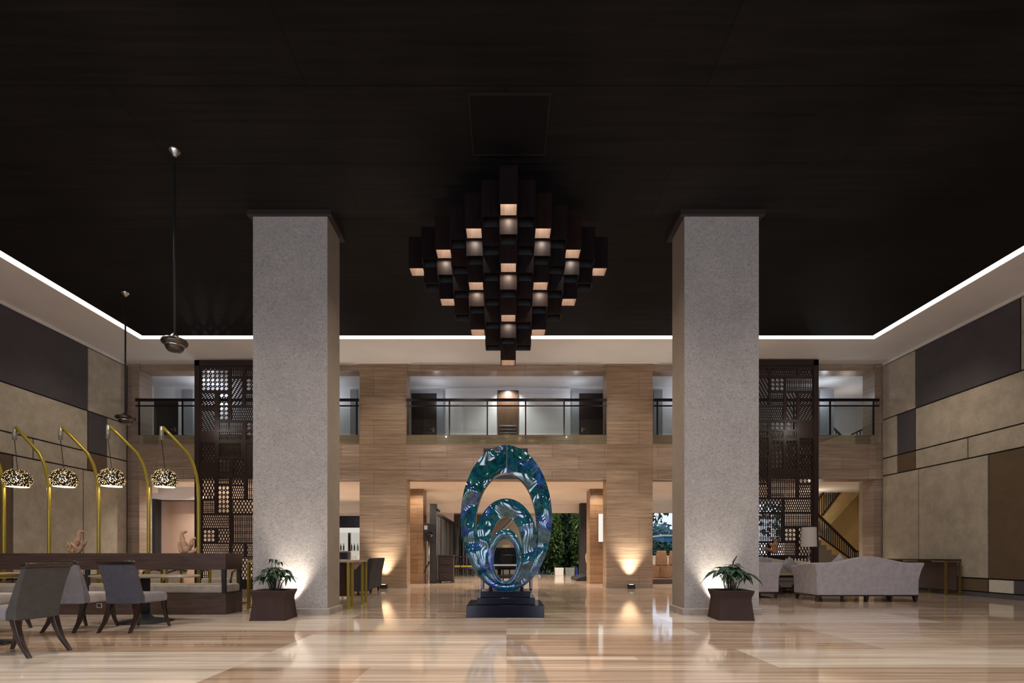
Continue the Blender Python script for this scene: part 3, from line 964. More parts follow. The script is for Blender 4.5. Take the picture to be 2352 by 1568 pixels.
# the hidden remainder behind the pillar repeats the same rhythm
LC += [(k, a, b_, y0, y1) for (k, a, b_, y0, y1) in (('F', 616, 640, 846, 897), ('D', 616, 640, 904, 990), ('V', 616, 640, 996, 1092), ('E', 616, 640, 1098, 1178), ('F', 616, 640, 1183, 1276))]
screen(LC, 449, 652, 828, 'tall dark carved fretwork screen behind the gold floor lamps', 0)
RC = [('V', 1742, 1763, 845, 862), ('E', 1770, 1830, 845, 862), ('D', 1838, 1865, 846, 862), ('Z', 1742, 1765, 868, 930), ('F', 1770, 1801, 868, 897), ('V', 1805, 1866, 869, 897),
      ('V', 1770, 1799, 902, 930), ('Z', 1805, 1829, 902, 964), ('S', 1835, 1866, 902, 964), ('E', 1742, 1798, 935, 964), ('V', 1742, 1763, 969, 987), ('F', 1770, 1801, 969, 987), ('F', 1806, 1829, 969, 987),
      ('E', 1742, 1763, 991, 1000), ('D', 1770, 1798, 991, 1006), ('V', 1806, 1829, 991, 1006), ('B', 1835, 1866, 969, 1000), ('Z', 1742, 1764, 1005, 1046), ('F', 1772, 1798, 1012, 1076), ('D', 1806, 1829, 1012, 1076), ('D', 1836, 1866, 1006, 1040),
      ('D', 1836, 1864, 1046, 1092), ('Z', 1742, 1763, 1052, 1109), ('V', 1771, 1827, 1097, 1142), ('F', 1835, 1863, 1097, 1110), ('E', 1742, 1763, 1113, 1142), ('E', 1835, 1863, 1114, 1142), ('D', 1742, 1796, 1147, 1175),
      ('E', 1802, 1863, 1147, 1175), ('V', 1742, 1794, 1180, 1242), ('V', 1802, 1863, 1180, 1207), ('F', 1802, 1828, 1213, 1242), ('D', 1834, 1862, 1213, 1275), ('D', 1742, 1763, 1247, 1274), ('E', 1770, 1827, 1247, 1274), ('V', 1742, 1794, 1282, 1330), ('D', 1802, 1862, 1282, 1330),
      ('E', 1716, 1737, 846, 897), ('D', 1716, 1737, 904, 990), ('V', 1716, 1737, 996, 1092), ('F', 1690, 1711, 846, 990), ('E', 1690, 1711, 996, 1092), ('V', 1690, 1737, 1098, 1178), ('E', 1690, 1737, 1183, 1276)]
screen(RC, 1674, 1878, 827, 'tall dark carved fretwork screen beside the staircase', 0)

# ================================================================== CHANDELIER
CHY, CHX, PT = 8.29, 0.03, 0.25
ch = thing('lantern_chandelier', 'large inverted stepped pyramid chandelier of dark square wooden lanterns with glowing ends', 'chandelier', (CHX, CHY, 4.166))
TOPZ = 6.17 - 4.166
tubes = {}
for lev in range(7):
    zb = lev * .25
    mb = MB()
    ho, hi_ = .1245, .109
    def ring(hh, z):
        return [(-hh, -hh, z), (hh, -hh, z), (hh, hh, z), (-hh, hh, z)]
    mb.loft([ring(ho, TOPZ), ring(ho, zb)], caps=False)
    mb.loft([ring(ho, zb), ring(hi_, zb)], caps=False)
    mb.mat(1)
    mb.loft([ring(hi_, zb), ring(hi_, zb + .32)], caps=False)
    mb.mat(0)
    mb.add(ring(hi_, zb + .32), [(0, 1, 2, 3)])
    mb.add(ring(ho, TOPZ), [(0, 1, 2, 3)])
    tubes[lev] = mb
protos = {}
lampmesh = None
for i in range(-6, 7):
    for j in range(-6, 7):
        lv = abs(i) + abs(j)
        if lv > 6: continue
        lev = (lv, i % 2 == 0 and j % 2 == 0)
        if lev not in protos:
            o = tubes[lev[0]].build('wooden_lantern', [W_CHAN, W_CHANIN_LIT if lev[1] else BLACK_M], parent=ch)  # unlit lanterns get black insides, shade put into the colour
            protos[lev] = o
        else:
            o = protos[lev].copy(); COL.objects.link(o); o.parent = ch
        o.location = (i * PT, j * PT, 0)
        if i % 2 == 0 and j % 2 == 0:
            if lampmesh is None:
                mb = MB(); mb.lathe([(0.05, 0.0), (0.05, 0.02)], 12)
                lampmesh = mb.build('lamp_bulb', LAMP, parent=o)
                lb = lampmesh
            else:
                lb = lampmesh.copy(); COL.objects.link(lb); lb.parent = o
            lb.location = (0, 0, lv * .25 + .275)
            lamp('lantern_beam', 'SPOT', (CHX + i * PT, CHY + j * PT, 4.166 + lv * .25 - .004), 9, (1.0, .84, .68), 0.0, target=(CHX + i * PT, CHY + j * PT + .001, 0), spot=radians(165), blend=.4)
mb = MB(); mb.box(-.32, .32, -.32, .32, TOPZ, TOPZ + .06); mb.box(-.14, .14, -.14, .14, TOPZ + .06, 6.61 - 4.166)
mb.build('ceiling_mount', GROOVE, parent=ch)

# ================================================================== CEILING PENDANTS ON RODS
def pendant(x, y, zb, label, w):
    t = thing('rod_pendant', label, 'ceiling pendant', (x, y, zb), group='rod hung bronze pendants')
    H = ZC + .01 - zb
    mb = MB(); mb.lathe([(.02, H - .10), (.035, H - .07), (.075, H - .035), (.08, H - .01), (.08, H)], 20); mb.build('ceiling_rose', CHROME, parent=t, smooth=True)
    mb = MB(); mb.tube([(0, 0, .2), (0, 0, H - .08)], .016, 10); mb.build('rod', BLACK_M, parent=t, smooth=True)
    mb = MB(); mb.lathe([(.016, .26), (.045, .23), (.06, .20), (w * .55, .185), (w * .92, .165), (w, .14), (w * .96, .11), (w * .70, .09), (w * .66, .04), (w * .5, .01), (.02, 0.0)], 28)
    mb.build('housing', BRONZE, parent=t, smooth=True)
    mb = MB(); mb.lathe([(w * .72, .075), (w * .74, .085), (w * .72, .095)], 28, caps=False); mb.build('collar_ring', CHROME, parent=t, smooth=True)
    return t


pendant(X(401, 6.95), 6.95, Z(808, 6.95), 'nearer bronze disc pendant on a long black rod, in front of the pillar', .165)
pendant(X(288, 10.73), 10.73, Z(974, 10.73), 'farther bronze disc pendant on a black rod, beside the panelled wall', .19)

# ================================================================== SCULPTURE
SY = 8.35
ks = F / SY
ex = lambda px: (px - CX) / ks
ez = lambda py: CAMZ + (HY - py) / ks
pl = thing('sculpture', 'tall blue and green swirled sculpture of nested oval rings on a stepped black plinth', 'sculpture', (0, SY, 0))
mb = MB(); mb.box(X(1071, 7.88), X(1250, 7.88), 7.88 - SY, 8.88 - SY, 0, .19); mb.build('plinth_slab', BASE_GLOSS, parent=pl, bevel=.006)
mb = MB(); mb.box(X(1095, 8.02), X(1229, 8.02), 8.0 - SY, 8.78 - SY, .19, .30); mb.build('plinth_step', BASE_GLOSS, parent=pl, bevel=.006)
mb = MB(); mb.box(X(1104, 8.1), X(1218, 8.1), 8.08 - SY, 8.68 - SY, .30, .40); mb.build('plinth_block', BASE_GLOSS, parent=pl, bevel=.006)


def oval_ring(cx, cy, a, b_, hx, hy, ha, hb, y0, y1, name, rad=10):
    """plate between two ellipses, gently dished front so the enamel catches light"""
    n = 96
    mb = MB()
    grid = []
    for k in range(n):
        th = 2 * pi * k / n
        o_ = Vector((cx + a * cos(th), cy + b_ * sin(th)))
        i_ = Vector((hx + ha * cos(th), hy + hb * sin(th)))
        grid.append((o_, i_))
    secs = []
    for s_ in range(rad + 1):
        f_ = s_ / rad
        bulge = .035 * (1 - (2 * f_ - 1) ** 2)
        ring_ = []
        for k, (o_, i_) in enumerate(grid):
            p = o_.lerp(i_, f_)
            x_, z_ = ex(p.x), ez(p.y)
            wob = .03 * mnoise.noise(Vector((x_ * 2.1, z_ * 2.1, y0 * 3))) + .012 * mnoise.noise(Vector((x_ * 5, z_ * 5, 3)))
            ring_.append((x_, y0 - bulge + wob * (1 - (2 * f_ - 1) ** 2), z_))
        secs.append(ring_)
    back = [[(ex(p.x), y1, ez(p.y)) for p in [g_[1] for g_ in grid]], [(ex(p.x), y1, ez(p.y)) for p in [g_[0] for g_ in grid]]]
    mb.loft(secs, caps=False)
    mb.mat(1)
    mb.loft([secs[-1], back[0]], caps=False)
    mb.mat(0)
    mb.loft(back, caps=False)
    mb.mat(1)
    mb.loft([back[1], secs[0]], caps=False)
    o = mb.build(name, [ENAMEL, STEEL_EDGE], parent=pl, smooth=True)
    md = o.modifiers.new('edges', 'EDGE_SPLIT'); md.split_angle = radians(40)
    return o


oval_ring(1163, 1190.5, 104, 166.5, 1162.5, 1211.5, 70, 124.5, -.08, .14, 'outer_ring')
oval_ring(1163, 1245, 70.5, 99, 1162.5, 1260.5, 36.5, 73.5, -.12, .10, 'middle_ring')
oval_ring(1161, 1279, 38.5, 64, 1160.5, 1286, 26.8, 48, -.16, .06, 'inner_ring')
mb = MB(); mb.box(ex(1163.2), ex(1164.8), -.115, .15, ez(1085), ez(1025)); mb.build('seam', STEEL_EDGE, parent=pl)
for px_ in (1127, 1199):
    mb = MB(); mb.tube([(ex(px_), -.02, .39), (ex(px_), -.02, .46)], .03, 10); mb.build('foot_bracket', BLACK, parent=pl)

# ================================================================== UPLIGHTS
def uplight(x, y, label, power, tgt, sz=.1):
    t = thing('uplight', label, 'floor light', (x, y, 0), group='black floor uplights')
    mb = MB()
    mb.loft([[(-sz, -sz * .7, z), (sz, -sz * .7, z), (sz, sz * .7, z), (-sz, sz * .7, z)] for z in (0.0, .115)])
    mb.build('housing', BLACK_M, parent=t, bevel=.008)
    mb = MB(); mb.lathe([(sz * .62, .116), (sz * .62, .121)], 16); mb.build('lens', emit('uplight_lens', (1, .9, .7), 3.0) if 'uplight_lens' not in bpy.data.materials else bpy.data.materials['uplight_lens'], parent=t)
    lamp('uplight_beam', 'SPOT', (x, y, .14), power * 7, (1.0, 0.92, 0.79), .07, target=tgt, spot=radians(72), blend=1.0)
    return t


uplight(X(881, 14.52), 14.52, 'black floor uplight at the foot of the column beside the charcoal armchairs', 55, (X(881, 14.52), 14.76, 2.2))
uplight(X(1450, 14.52), 14.52, 'black floor uplight at the foot of the column on the white sconce side', 55, (X(1450, 14.52), 14.76, 2.2))
uplight(X(664, 8.1), 8.10, 'black floor uplight behind the potted plant at the dining side pillar', 42, (X(690, 8.1), 8.24, 2.0), .07)
uplight(X(1650, 8.1), 8.112, 'black floor uplight behind the potted plant at the sofa side pillar', 38, (X(1628, 8.1), 8.24, 2.0), .07)

# ================================================================== POTTED PLANTS
def leaf(mb, base, d, length, width, droop, roll=0.0):
    d = Vector(d).normalized()
    side = d.cross(Vector((0, 0, 1)))
    if side.length < 1e-4: side = Vector((1, 0, 0))
    side.normalize()
    side = (Matrix.Rotation(roll, 3, d) @ side)
    p = Vector(base)
    n = 5
    L_, R_, C_ = [], [], []
    prof = (0.12, .75, 1.0, .7, .02)
    for k in range(n):
        f_ = k / (n - 1)
        q = p + d * (length * f_) + Vector((0, 0, -droop * length * f_ * f_))
        w = width * prof[k] / 2
        C_.append(q + Vector((0, 0, -w * .25))); L_.append(q + side * w); R_.append(q - side * w)
    vs = L_ + C_ + R_
    fs = []
    for k in range(n - 1):
        fs += [(k, n + k, n + k + 1, k + 1), (n + k, 2 * n + k, 2 * n + k + 1, n + k + 1)]
    mb.add(vs, fs)


def potted(x, y, rz, label, seed, spread, height, shoot, big):
    random.seed(seed)
    t = thing('potted_plant', label, 'potted plant', (x, y, 0), rz)
    prof = [(.268, 0), (.262, .03), (.245, .18), (.232, .30), (.236, .345), (.262, .42), (.268, .45), (.245, .45), (.225, .40)]
    mb = MB()
    mb.loft([[(-r, -r, z), (r, -r, z), (r, r, z), (-r, r, z)] for r, z in prof], caps=False)
    mb.add([(-.268, -.268, 0), (.268, -.268, 0), (.268, .268, 0), (-.268, .268, 0)], [(0, 3, 2, 1)])
    mb.build('pot', POT, parent=t, bevel=.012)
    mb = MB(); mb.box(-.228, .228, -.228, .228, .36, .405); mb.build('soil', SOIL, parent=t)
    st, fo = MB(), MB()
    heads = []
    for k in range(11 if big else 13):
        a = 2 * pi * k / (11 if big else 13) + random.uniform(-.3, .3)
        r = random.uniform(.25, 1.0) * spread
        h_ = .42 + height * (0.55 + .35 * random.random()) * (1 - .35 * (r / spread) ** 2)
        heads.append((r * cos(a) * .62, r * sin(a) * .62, h_))
    heads.append((0, 0, .42 + height * .80))
    if shoot: heads.append((.03, 0, .42 + height * .9))
    for (hx, hy, hz) in heads:
        bx_, by_ = hx * .3, hy * .3
        st.tube([(bx_, by_, .39), (bx_ * 1.4 + hx * .15, by_ * 1.4 + hy * .15, .39 + (hz - .39) * .55), (hx, hy, hz)], [.010, .008, .005], 6)
        n = random.randint(6, 9)
        off = random.random() * 6
        for i in range(n):
            a = off + 2 * pi * i / n + random.uniform(-.2, .2)
            outward = Vector((hx, hy, 0)) * 1.3
            d = Vector((cos(a), sin(a), random.uniform(-.05, .45))) + outward
            leaf(fo, (hx, hy, hz), d, random.uniform(.16, .25) * (1.12 if big else .95), random.uniform(.045, .065) * (1.1 if big else .85), random.uniform(.35, .95), random.uniform(-.4, .4))
    if shoot:
        st.tube([(.03, 0, .42 + height * .88), (.05, 0, .42 + height * 1.02), (.10, 0, .42 + height * 1.2)], [.008, .013, .008], 6)
    else:
        for (dx_, hh) in ((-.05, 1.1), (.02, 1.08), (.08, 1.0)):
            st.tube([(dx_ * .3, 0, .6), (dx_, .02, .42 + height * hh)], [.006, .004], 6)
            for i in range(4):
                a = i * 1.6 + dx_ * 20
                leaf(fo, (dx_, .02, .42 + height * hh), (cos(a), sin(a), .1), .13, .032, .7)
    st.build('stems', BARK, parent=t, smooth=True)
    fo.build('foliage', LEAF, parent=t, smooth=True)
    return t


potted(X(629, 7.75), 7.76, radians(4), 'bushy green plant in a flared brown pot before the dining side pillar', 11, .36, .46, False, False)
potted(X(1677, 7.78), 7.772, radians(-5), 'broad leaved plant with an upright shoot in a brown pot before the sofa side pillar', 23, .46, .46, True, True)

# ================================================================== DINING CHAIRS
def dining_chair(label, fab, seatfab):
    t = thing('dining_chair', label, 'chair', group='upholstered dining chairs with dark curved legs')
    # back shell, leaning backwards, with side wings
    mb = MB()
    secs = []
    for z, yb, w, th in ((.355, -.20, .225, .12), (.50, -.215, .226, .10), (.70, -.265, .232, .075), (.868, -.325, .236, .055)):
        secs.append([(-w, yb, z), (w, yb, z), (w - .01, yb + th, z), (-w + .01, yb + th, z)])
    mb.loft(secs)
    mb.build('backrest', fab, parent=t, bevel=.012)
    mb = MB()
    secs = []
    for z, yb, w, th in ((.866, -.33, .241, .065), (.90, -.342, .243, .065), (.915, -.345, .238, .055)):
        secs.append([(-w, yb, z), (w, yb, z), (w, yb + th, z), (-w, yb + th, z)])
    mb.loft(secs)
    mb.build('top_rail', W_LEG, parent=t, bevel=.01)
    mb = MB()
    secs = []
    for z, g in ((.36, .012), (.375, 0), (.45, 0), (.485, .02)):
        secs.append([(-.225 + g, -.10, z), (.225 - g, -.10, z), (.245 - g, .27 - g, z), (.12, .295 - g, z), (-.12, .295 - g, z), (-.245 + g, .27 - g, z)])
    mb.loft(secs)
    mb.build('seat', seatfab, parent=t, bevel=.02, seg=3)
    for sx in (-1, 1):
        for rear in (True, False):
            mb = MB()
            pts = [(.195, -.165, .37, .030), (.196, -.195, .26, .027), (.200, -.245, .13, .022), (.207, -.335, 0, .017)] if rear else [(.21, .245, .37, .027), (.212, .255, .25, .024), (.218, .285, .12, .019), (.225, .335, 0, .015)]
            mb.loft([[(sx * x_ - w, y_ - w, z_), (sx * x_ + w, y_ - w, z_), (sx * x_ + w, y_ + w, z_), (sx * x_ - w, y_ + w, z_)] for x_, y_, z_, w in reversed(pts)])
            mb.build('leg', W_LEG, parent=t, bevel=.006)
    return t


c3 = dining_chair('grey chair with its back toned as in shade, drawn up to the long table, between the outlet and the pillar', F_CHAIR_SHADE, F_CHAIR)
c3.location = (-4.94, 6.66, 0); c3.rotation_euler = (0, 0, radians(-3))
c1 = dining_chair('taupe chair nearest the camera, its back turned toward the pillars', F_CHAIRB, F_CHAIR)
c1.location = (-4.89, 5.03, 0); c1.rotation_euler = (0, 0, radians(86))
c2 = dining_chair('pale lilac grey chair half hidden behind the nearest taupe chair', F_CHAIR, F_SEAT)
c2.location = (-5.66, 6.66, 0); c2.rotation_euler = (0, 0, radians(-2))
c4 = dup(c2, (-6.66, 6.45, 0), radians(3), 'pale lilac grey chair behind the small round table')

# round and long tables
t = thing('round_table', 'small round cafe table with gold edged top beside the nearest chair', 'table', (-5.86, 5.52, 0))
mb = MB(); mb.lathe([(.36, .735), (.40, .745), (.405, .765), (.40, .785)], 40); mb.build('table_top', TABLETOP, parent=t, smooth=False)
mb = MB(); mb.lathe([(.404, .742), (.412, .752), (.412, .778), (.404, .786)], 40, caps=False); mb.build('top_edge', GOLD_D, parent=t)
mb = MB(); mb.lathe([(.045, .02), (.045, .74)], 16); mb.build('pedestal', BLACK, parent=t, smooth=True)
mb = MB(); mb.lathe([(.33, 0), (.33, .012), (.10, .045), (.05, .09)], 32); mb.build('foot_plate', BLACK, parent=t, smooth=True)
t = thing('long_table', 'oval topped dining table on one black pedestal, before the wooden bench', 'table', (X(334, 7.42), 7.42, 0))
mb = MB()
ov = [(.76 * (abs(cos(a)) ** .75) * (1 if cos(a) >= 0 else -1), .34 * (abs(sin(a)) ** .75) * (1 if sin(a) >= 0 else -1)) for a in [2 * pi * k / 48 for k in range(48)]]
mb.loft([[(x_ * s_, y_ * s_, z_) for x_, y_ in ov] for s_, z_ in ((.93, .655), (1.0, .672), (1.0, .685), (.99, .69))])
mb.build('table_top', TABLETOP, parent=t)
mb = MB(); mb.lathe([(.06, .02), (.06, .66)], 16); mb.build('pedestal', BLACK_M, parent=t, smooth=True)
mb = MB(); mb.lathe([(.36, 0), (.36, .012), (.11, .06), (.06, .12)], 36); mb.build('foot_plate', BLACK_M, parent=t, smooth=True)

# banquette bench
bx1 = -4.64
bn = thing('banquette', 'long dark walnut bench with padded seat and high plank back behind the dining chairs', 'bench', (bx1, 8.27, 0))
mb = MB(); mb.box(-4.6, 0, 0, .53, 0, .345); mb.build('bench_base', W_DARK, parent=bn, bevel=.004)
mb = MB(); mb.box(-4.55, -.02, .02, .50, .347, .495); mb.build('seat_pad', F_BENCH, parent=bn, bevel=.035, seg=3)
mb = MB(); mb.box(-4.6, 0, 0, .05, .742, 1.014); mb.build('back_plank', W_DARK, parent=bn, bevel=.004)
mb = MB(); mb.box(-.05, 0, .05, .53, .742, 1.014); mb.build('end_plank', W_DARK, parent=bn, bevel=.004)
for (px_, py_) in ((-.035, .02), (-.035, .49), (-2.3, .02), (-4.5, .02)):
    mb = MB(); mb.box(px_ - .03, px_ + .03, py_ - .015, py_ + .03, .345, .745); mb.build('post', BLACK_M, parent=bn)
t = thing('wall_outlet', 'small steel power outlet on the bench front between two chair legs', 'power outlet', (X(228.5, 8.27), 8.27, Z(1390, 8.27)))
mb = MB(); mb.box(-.047, .047, -.008, 0, -.04, .04); mb.build('face_plate', CHROME, parent=t, bevel=.003)
mb = MB(); mb.box(-.025, .025, -.012, -.006, -.022, .022); mb.build('socket_face', BLACK_M, parent=t)

# arc floor lamps
def arc_lamp(label):
    t = thing('arc_floor_lamp', label, 'floor lamp', group='mustard arc floor lamps')
    mb = MB(); mb.lathe([(.16, 0), (.16, .015), (.03, .03)], 28); mb.build('base_plate', GOLD, parent=t, smooth=True)
    q = lambda px_, py_: ((px_ - 456) / F * 9.0, 0, CAMZ + (HY - py_) / F * 9.0)
    path = [(0, 0, .02), (0, 0, 1.0), q(456, 1150), q(455.6, 1121), q(451.5, 1093), q(444, 1066), q(431.5, 1041), q(409, 1017), q(392, 999), q(374, 981)]
    mb = MB(); mb.tube(path, .028, 12); mb.build('pole', GOLD, parent=t, smooth=True)
    hx, _, hz = q(371, 996)
    mb = MB(); mb.tube([(hx - .0, 0, hz - .11), (hx + .01, 0, hz + .13)], .034, 12); mb.build('head', plain('head_grey', (0.34, 0.33, 0.25), .4, .5) if 'head_grey' not in MATS else MATS['head_grey'], parent=t, smooth=True)
    sx_, _, sz_ = q(378.5, 1118)
    mb = MB(); mb.tube([(hx, 0, hz - .1), (sx_, 0, sz_ + .325)], .006, 6); mb.build('cord', BLACK_M, parent=t)
    mb = MB()
    prof = [(.158, 0), (.190, .05), (.207, .105), (.207, .16), (.185, .225), (.140, .280), (.07, .318), (.012, .328)]
    mb.loft([[(sx_ + r * cos(2 * pi * k / 32), r * sin(2 * pi * k / 32), sz_ + z) for k in range(32)] for r, z in prof], caps=False)
    sh = mb.build('lamp_shade', PERF, parent=t, smooth=True)
    mb = MB(); mb.ball((sx_, 0, sz_ + .14), .058, 12, 8); mb.build('bulb', BULB, parent=sh, smooth=True)
    return t, (sx_, 0, sz_)


al, soff = arc_lamp('mustard arc floor lamp standing nearest the carved screen')
LAMPX = [X(456, 9.0), X(341.5, 9.0), X(226.5, 9.0), X(118.5, 9.0), X(9, 9.0)]
al.location = (LAMPX[0], 9.0, 0)
names = ['', 'mustard arc floor lamp with its shade beside the travertine corner', 'mustard arc floor lamp with its shade over the driftwood on the panelled wall side',
         'mustard arc floor lamp, fourth along from the carved screen', 'mustard arc floor lamp, last of the row, its shade out of view']
hang = [0, (X(248, 9) - X(379, 9)) - (LAMPX[1] - LAMPX[0]), 0, 0, 0]
for i in range(1, 5):
    dup(al, (LAMPX[i], 9.0 if i != 3 else 8.95, 0), [0, radians(8), radians(2), radians(-4), 0][i], names[i])
for x_ in LAMPX[:4]:
    lamp('arc_lamp_glow', 'POINT', (x_ + soff[0], 9.0, soff[2] + .02), 5.0, (1.0, 0.80, 0.50), .05)

# console behind the bench, with driftwood
def loop_table(name, label, cat, loc, w, d, h, topm, legm, legs, top_t=.04, rz=0, lw=.035, panel=None, group=None):
    t = thing(name, label, cat, loc, rz, group)
    mb = MB(); mb.box(-w / 2, w / 2, -d / 2, d / 2, h - top_t, h); mb.build('table_top', topm, parent=t, bevel=.004)
    for x_ in legs:
        for y_ in (-1, 1):
            mb = MB(); yy = y_ * (d / 2 - lw / 2 - .01); mb.box(x_ - lw / 2, x_ + lw / 2, yy - lw / 2, yy + lw / 2, 0, h - top_t); mb.build('leg', legm, parent=t)
        mb = MB(); mb.box(x_ - lw / 2 + .002, x_ + lw / 2 - .002, -d / 2 + .03, d / 2 - .03, .0, lw); mb.build('foot_bar', legm, parent=t)
    if panel:
        mb = MB(); mb.box(-w / 2 + .1, w / 2 - .1, panel - .01, panel + .01, .12, h - top_t); mb.build('back_panel', W_DARK, parent=t)
    return t


ck = loop_table('console_table', 'long gold legged console table standing behind the dark bench', 'console table', (-7.05, 10.1, 0), 3.6, .5, .94, W_DARK, GOLD, (-1.75, -.9, -.05, .35, 1.2, 1.75))


def driftwood(label, loc, pts, mat, seed, rz=0):
    random.seed(seed)
    t = thing('driftwood_sculpture', label, 'driftwood sculpture', loc, rz)
    mb = MB()
    for path, r0, r1 in pts:
        fine = []
        for i in range(len(path) - 1):
            for k in range(3):
                f_ = k / 3
                p = Vector(path[i]).lerp(Vector(path[i + 1]), f_)
                fine.append(p + Vector((random.uniform(-1, 1), random.uniform(-1, 1), random.uniform(-.6, .6))) * .012)
        fine.append(Vector(path[-1]))
        n = len(fine)
        fine[0] = Vector(path[0])
        mb.tube(fine, [(r0 + (r1 - r0) * i / (n - 1)) * random.uniform(.85, 1.2) for i in range(n)], 8)
    o = mb.build('branches', mat, parent=t, smooth=True, loc=(0, 0, .075))
    mb = MB(); mb.lathe([(.16, 0), (.155, .02)], 16); mb.build('stand', BLACK_M, parent=t)
    return t


DWL = [([(-.05, 0, .0), (-.03, 0, .16), (.05, 0, .30), (.07, 0, .44), (.13, .02, .43)], .07, .022), ([(0, 0, 0), (.09, .02, .14), (.15, .03, .20), (.20, .0, .26)], .06, .02),
       ([(-.03, 0, 0), (-.12, 0, .14), (-.16, -.03, .22)], .055, .016), ([(-.05, 0, .02), (-.18, .03, .08), (-.22, .05, .17)], .05, .018), ([(0, 0, .05), (.02, -.05, .14), (-.05, -.06, .22)], .05, .02)]
driftwood('pale driftwood piece rising over the bench, before the panelled wall', (X(175, 10.1), 10.1, .94), DWL, DRIFT, 3)
DWR = [([(.02, 0, 0), (-.04, 0, .15), (-.08, 0, .30), (-.10, .02, .42), (-.01, .02, .44)], .07, .022), ([(0, 0, .05), (.09, .0, .16), (.12, 0, .26), (.17, .02, .32)], .06, .02),
       ([(-.05, 0, 0), (-.13, .02, .12), (-.17, .03, .23)], .055, .02), ([(.05, 0, 0), (.18, .02, .06), (.22, .03, .16)], .05, .018)]
driftwood('pale forked driftwood piece rising over the bench, before the peach doorway', (X(428, 10.1), 10.1, .94), DWR, DRIFT, 5)

# cafe tables and armchairs seen through the gap under the bench back
def tub_chair(label):
    t = thing('armchair', label, 'armchair', group='white armchairs behind the bench')
    mb = MB(); mb.box(-.30, .30, -.28, .30, .26, .46); mb.build('seat', F_CREAM, parent=t, bevel=.04, seg=3)
    mb = MB(); mb.loft([[(-.30, .24, z), (.30, .24, z), (.30, .34 + (z - .4) * .2, z), (-.30, .34 + (z - .4) * .2, z)] for z in (.44, .84)]); mb.build('backrest', F_CREAM, parent=t, bevel=.03)
    for sx in (-1, 1):
        mb = MB(); mb.tube([(sx * .33, -.28, 0), (sx * .33, -.30, .35), (sx * .33, -.20, .58), (sx * .33, .05, .64), (sx * .33, .30, .60)], .022, 8); mb.build('arm', W_LEG, parent=t, smooth=True)
        mb = MB(); mb.tube([(sx * .27, .28, .3), (sx * .28, .36, 0)], .022, 8); mb.build('leg', W_LEG, parent=t, smooth=True)
    return t


a1 = tub_chair('white armchair with dark curved arms behind the bench, by its end post')
a1.location = (X(505, 11.5), 11.5, 0); a1.rotation_euler = (0, 0, radians(10))
dup(a1, (X(375, 11.6), 11.6, 0), radians(-12), 'white armchair with dark curved arms behind the bench, under the forked driftwood')
dup(a1, (-8.95, 12.7, 0), radians(20), 'white armchair with dark curved arms deepest behind the bench, against the travertine corner')

# ================================================================== RECEPTION DESK BEHIND THE LEFT PILLAR
t = thing('library_table', 'large gold framed desk with stone top behind the dining side pillar', 'table', (-3.755, 9.62, 0))
mb = MB(); mb.box(-.925, .925, -.6, .58, .845, .885); mb.build('table_top', TABLETOP, parent=t, bevel=.004)
for sx in (-1, 1):
    for (ya, yb) in ((-.58, -.36), (.30, .56)):
        mb = MB()
        xx = sx * .90
        for y_ in (ya, yb): mb.box(xx - .02, xx + .02, y_ - .02, y_ + .02, 0, .845)
        mb.box(xx - .018, xx + .018, ya, yb, 0, .035)
        mb.build('leg_frame', GOLD, parent=t)
mb = MB(); mb.box(-.85, .85, -.10, -.07, .2, .845); mb.build('modesty_panel', W_DARK, parent=t)


def wing_chair(label):
    t = thing('wing_armchair', label, 'armchair', group='charcoal high backed armchairs')
    mb = MB()
    pr = [(-.30, .30, .10), (-.33, .36, .5), (-.34, .42, .75), (-.30, .47, .88)]
    mb.loft([[(-w_ * 1.0, y_, z_), (-x_, y_, z_), (-x_, y_ + .12, z_), (-w_, y_ + .12, z_)] for (x_, y_, z_), w_ in zip([(-.33, .24, .10), (-.35, .27, .5), (-.36, .32, .75), (-.33, .36, .90)], (.33, .35, .36, .33))])
    mb.build('backrest', F_CHAR, parent=t, bevel=.03, seg=3)
    for sx in (-1, 1):
        mb = MB()
        mb.prism([(-.30, .10), (.30, .10), (.38, .86), (.24, .84), (.05, .62), (-.30, .58)], 'x', sx * .30, sx * .38)
        mb.build('wing_arm', F_CHAR, parent=t, bevel=.025, seg=3)
    mb = MB(); mb.box(-.30, .30, -.32, .26, .12, .44); mb.build('seat', F_CHAR, parent=t, bevel=.03, seg=3)
    for sx in (-1, 1):
        for y_ in (-.27, .30):
            mb = MB(); mb.loft([[(sx * .28 - w_, y_ - w_, z), (sx * .28 + w_, y_ - w_, z), (sx * .28 + w_, y_ + w_, z), (sx * .28 - w_, y_ + w_, z)] for w_, z in ((.018, 0), (.026, .12))]); mb.build('leg', W_LEG, parent=t)
    return t


w1 = wing_chair('charcoal armchair directly against the gold framed desk')
w1.location = (-3.73, 12.45, 0); w1.rotation_euler = (0, 0, radians(-85))
dup(w1, (-3.84, 13.5, 0), radians(-95), 'charcoal armchair standing beside the lit column foot')

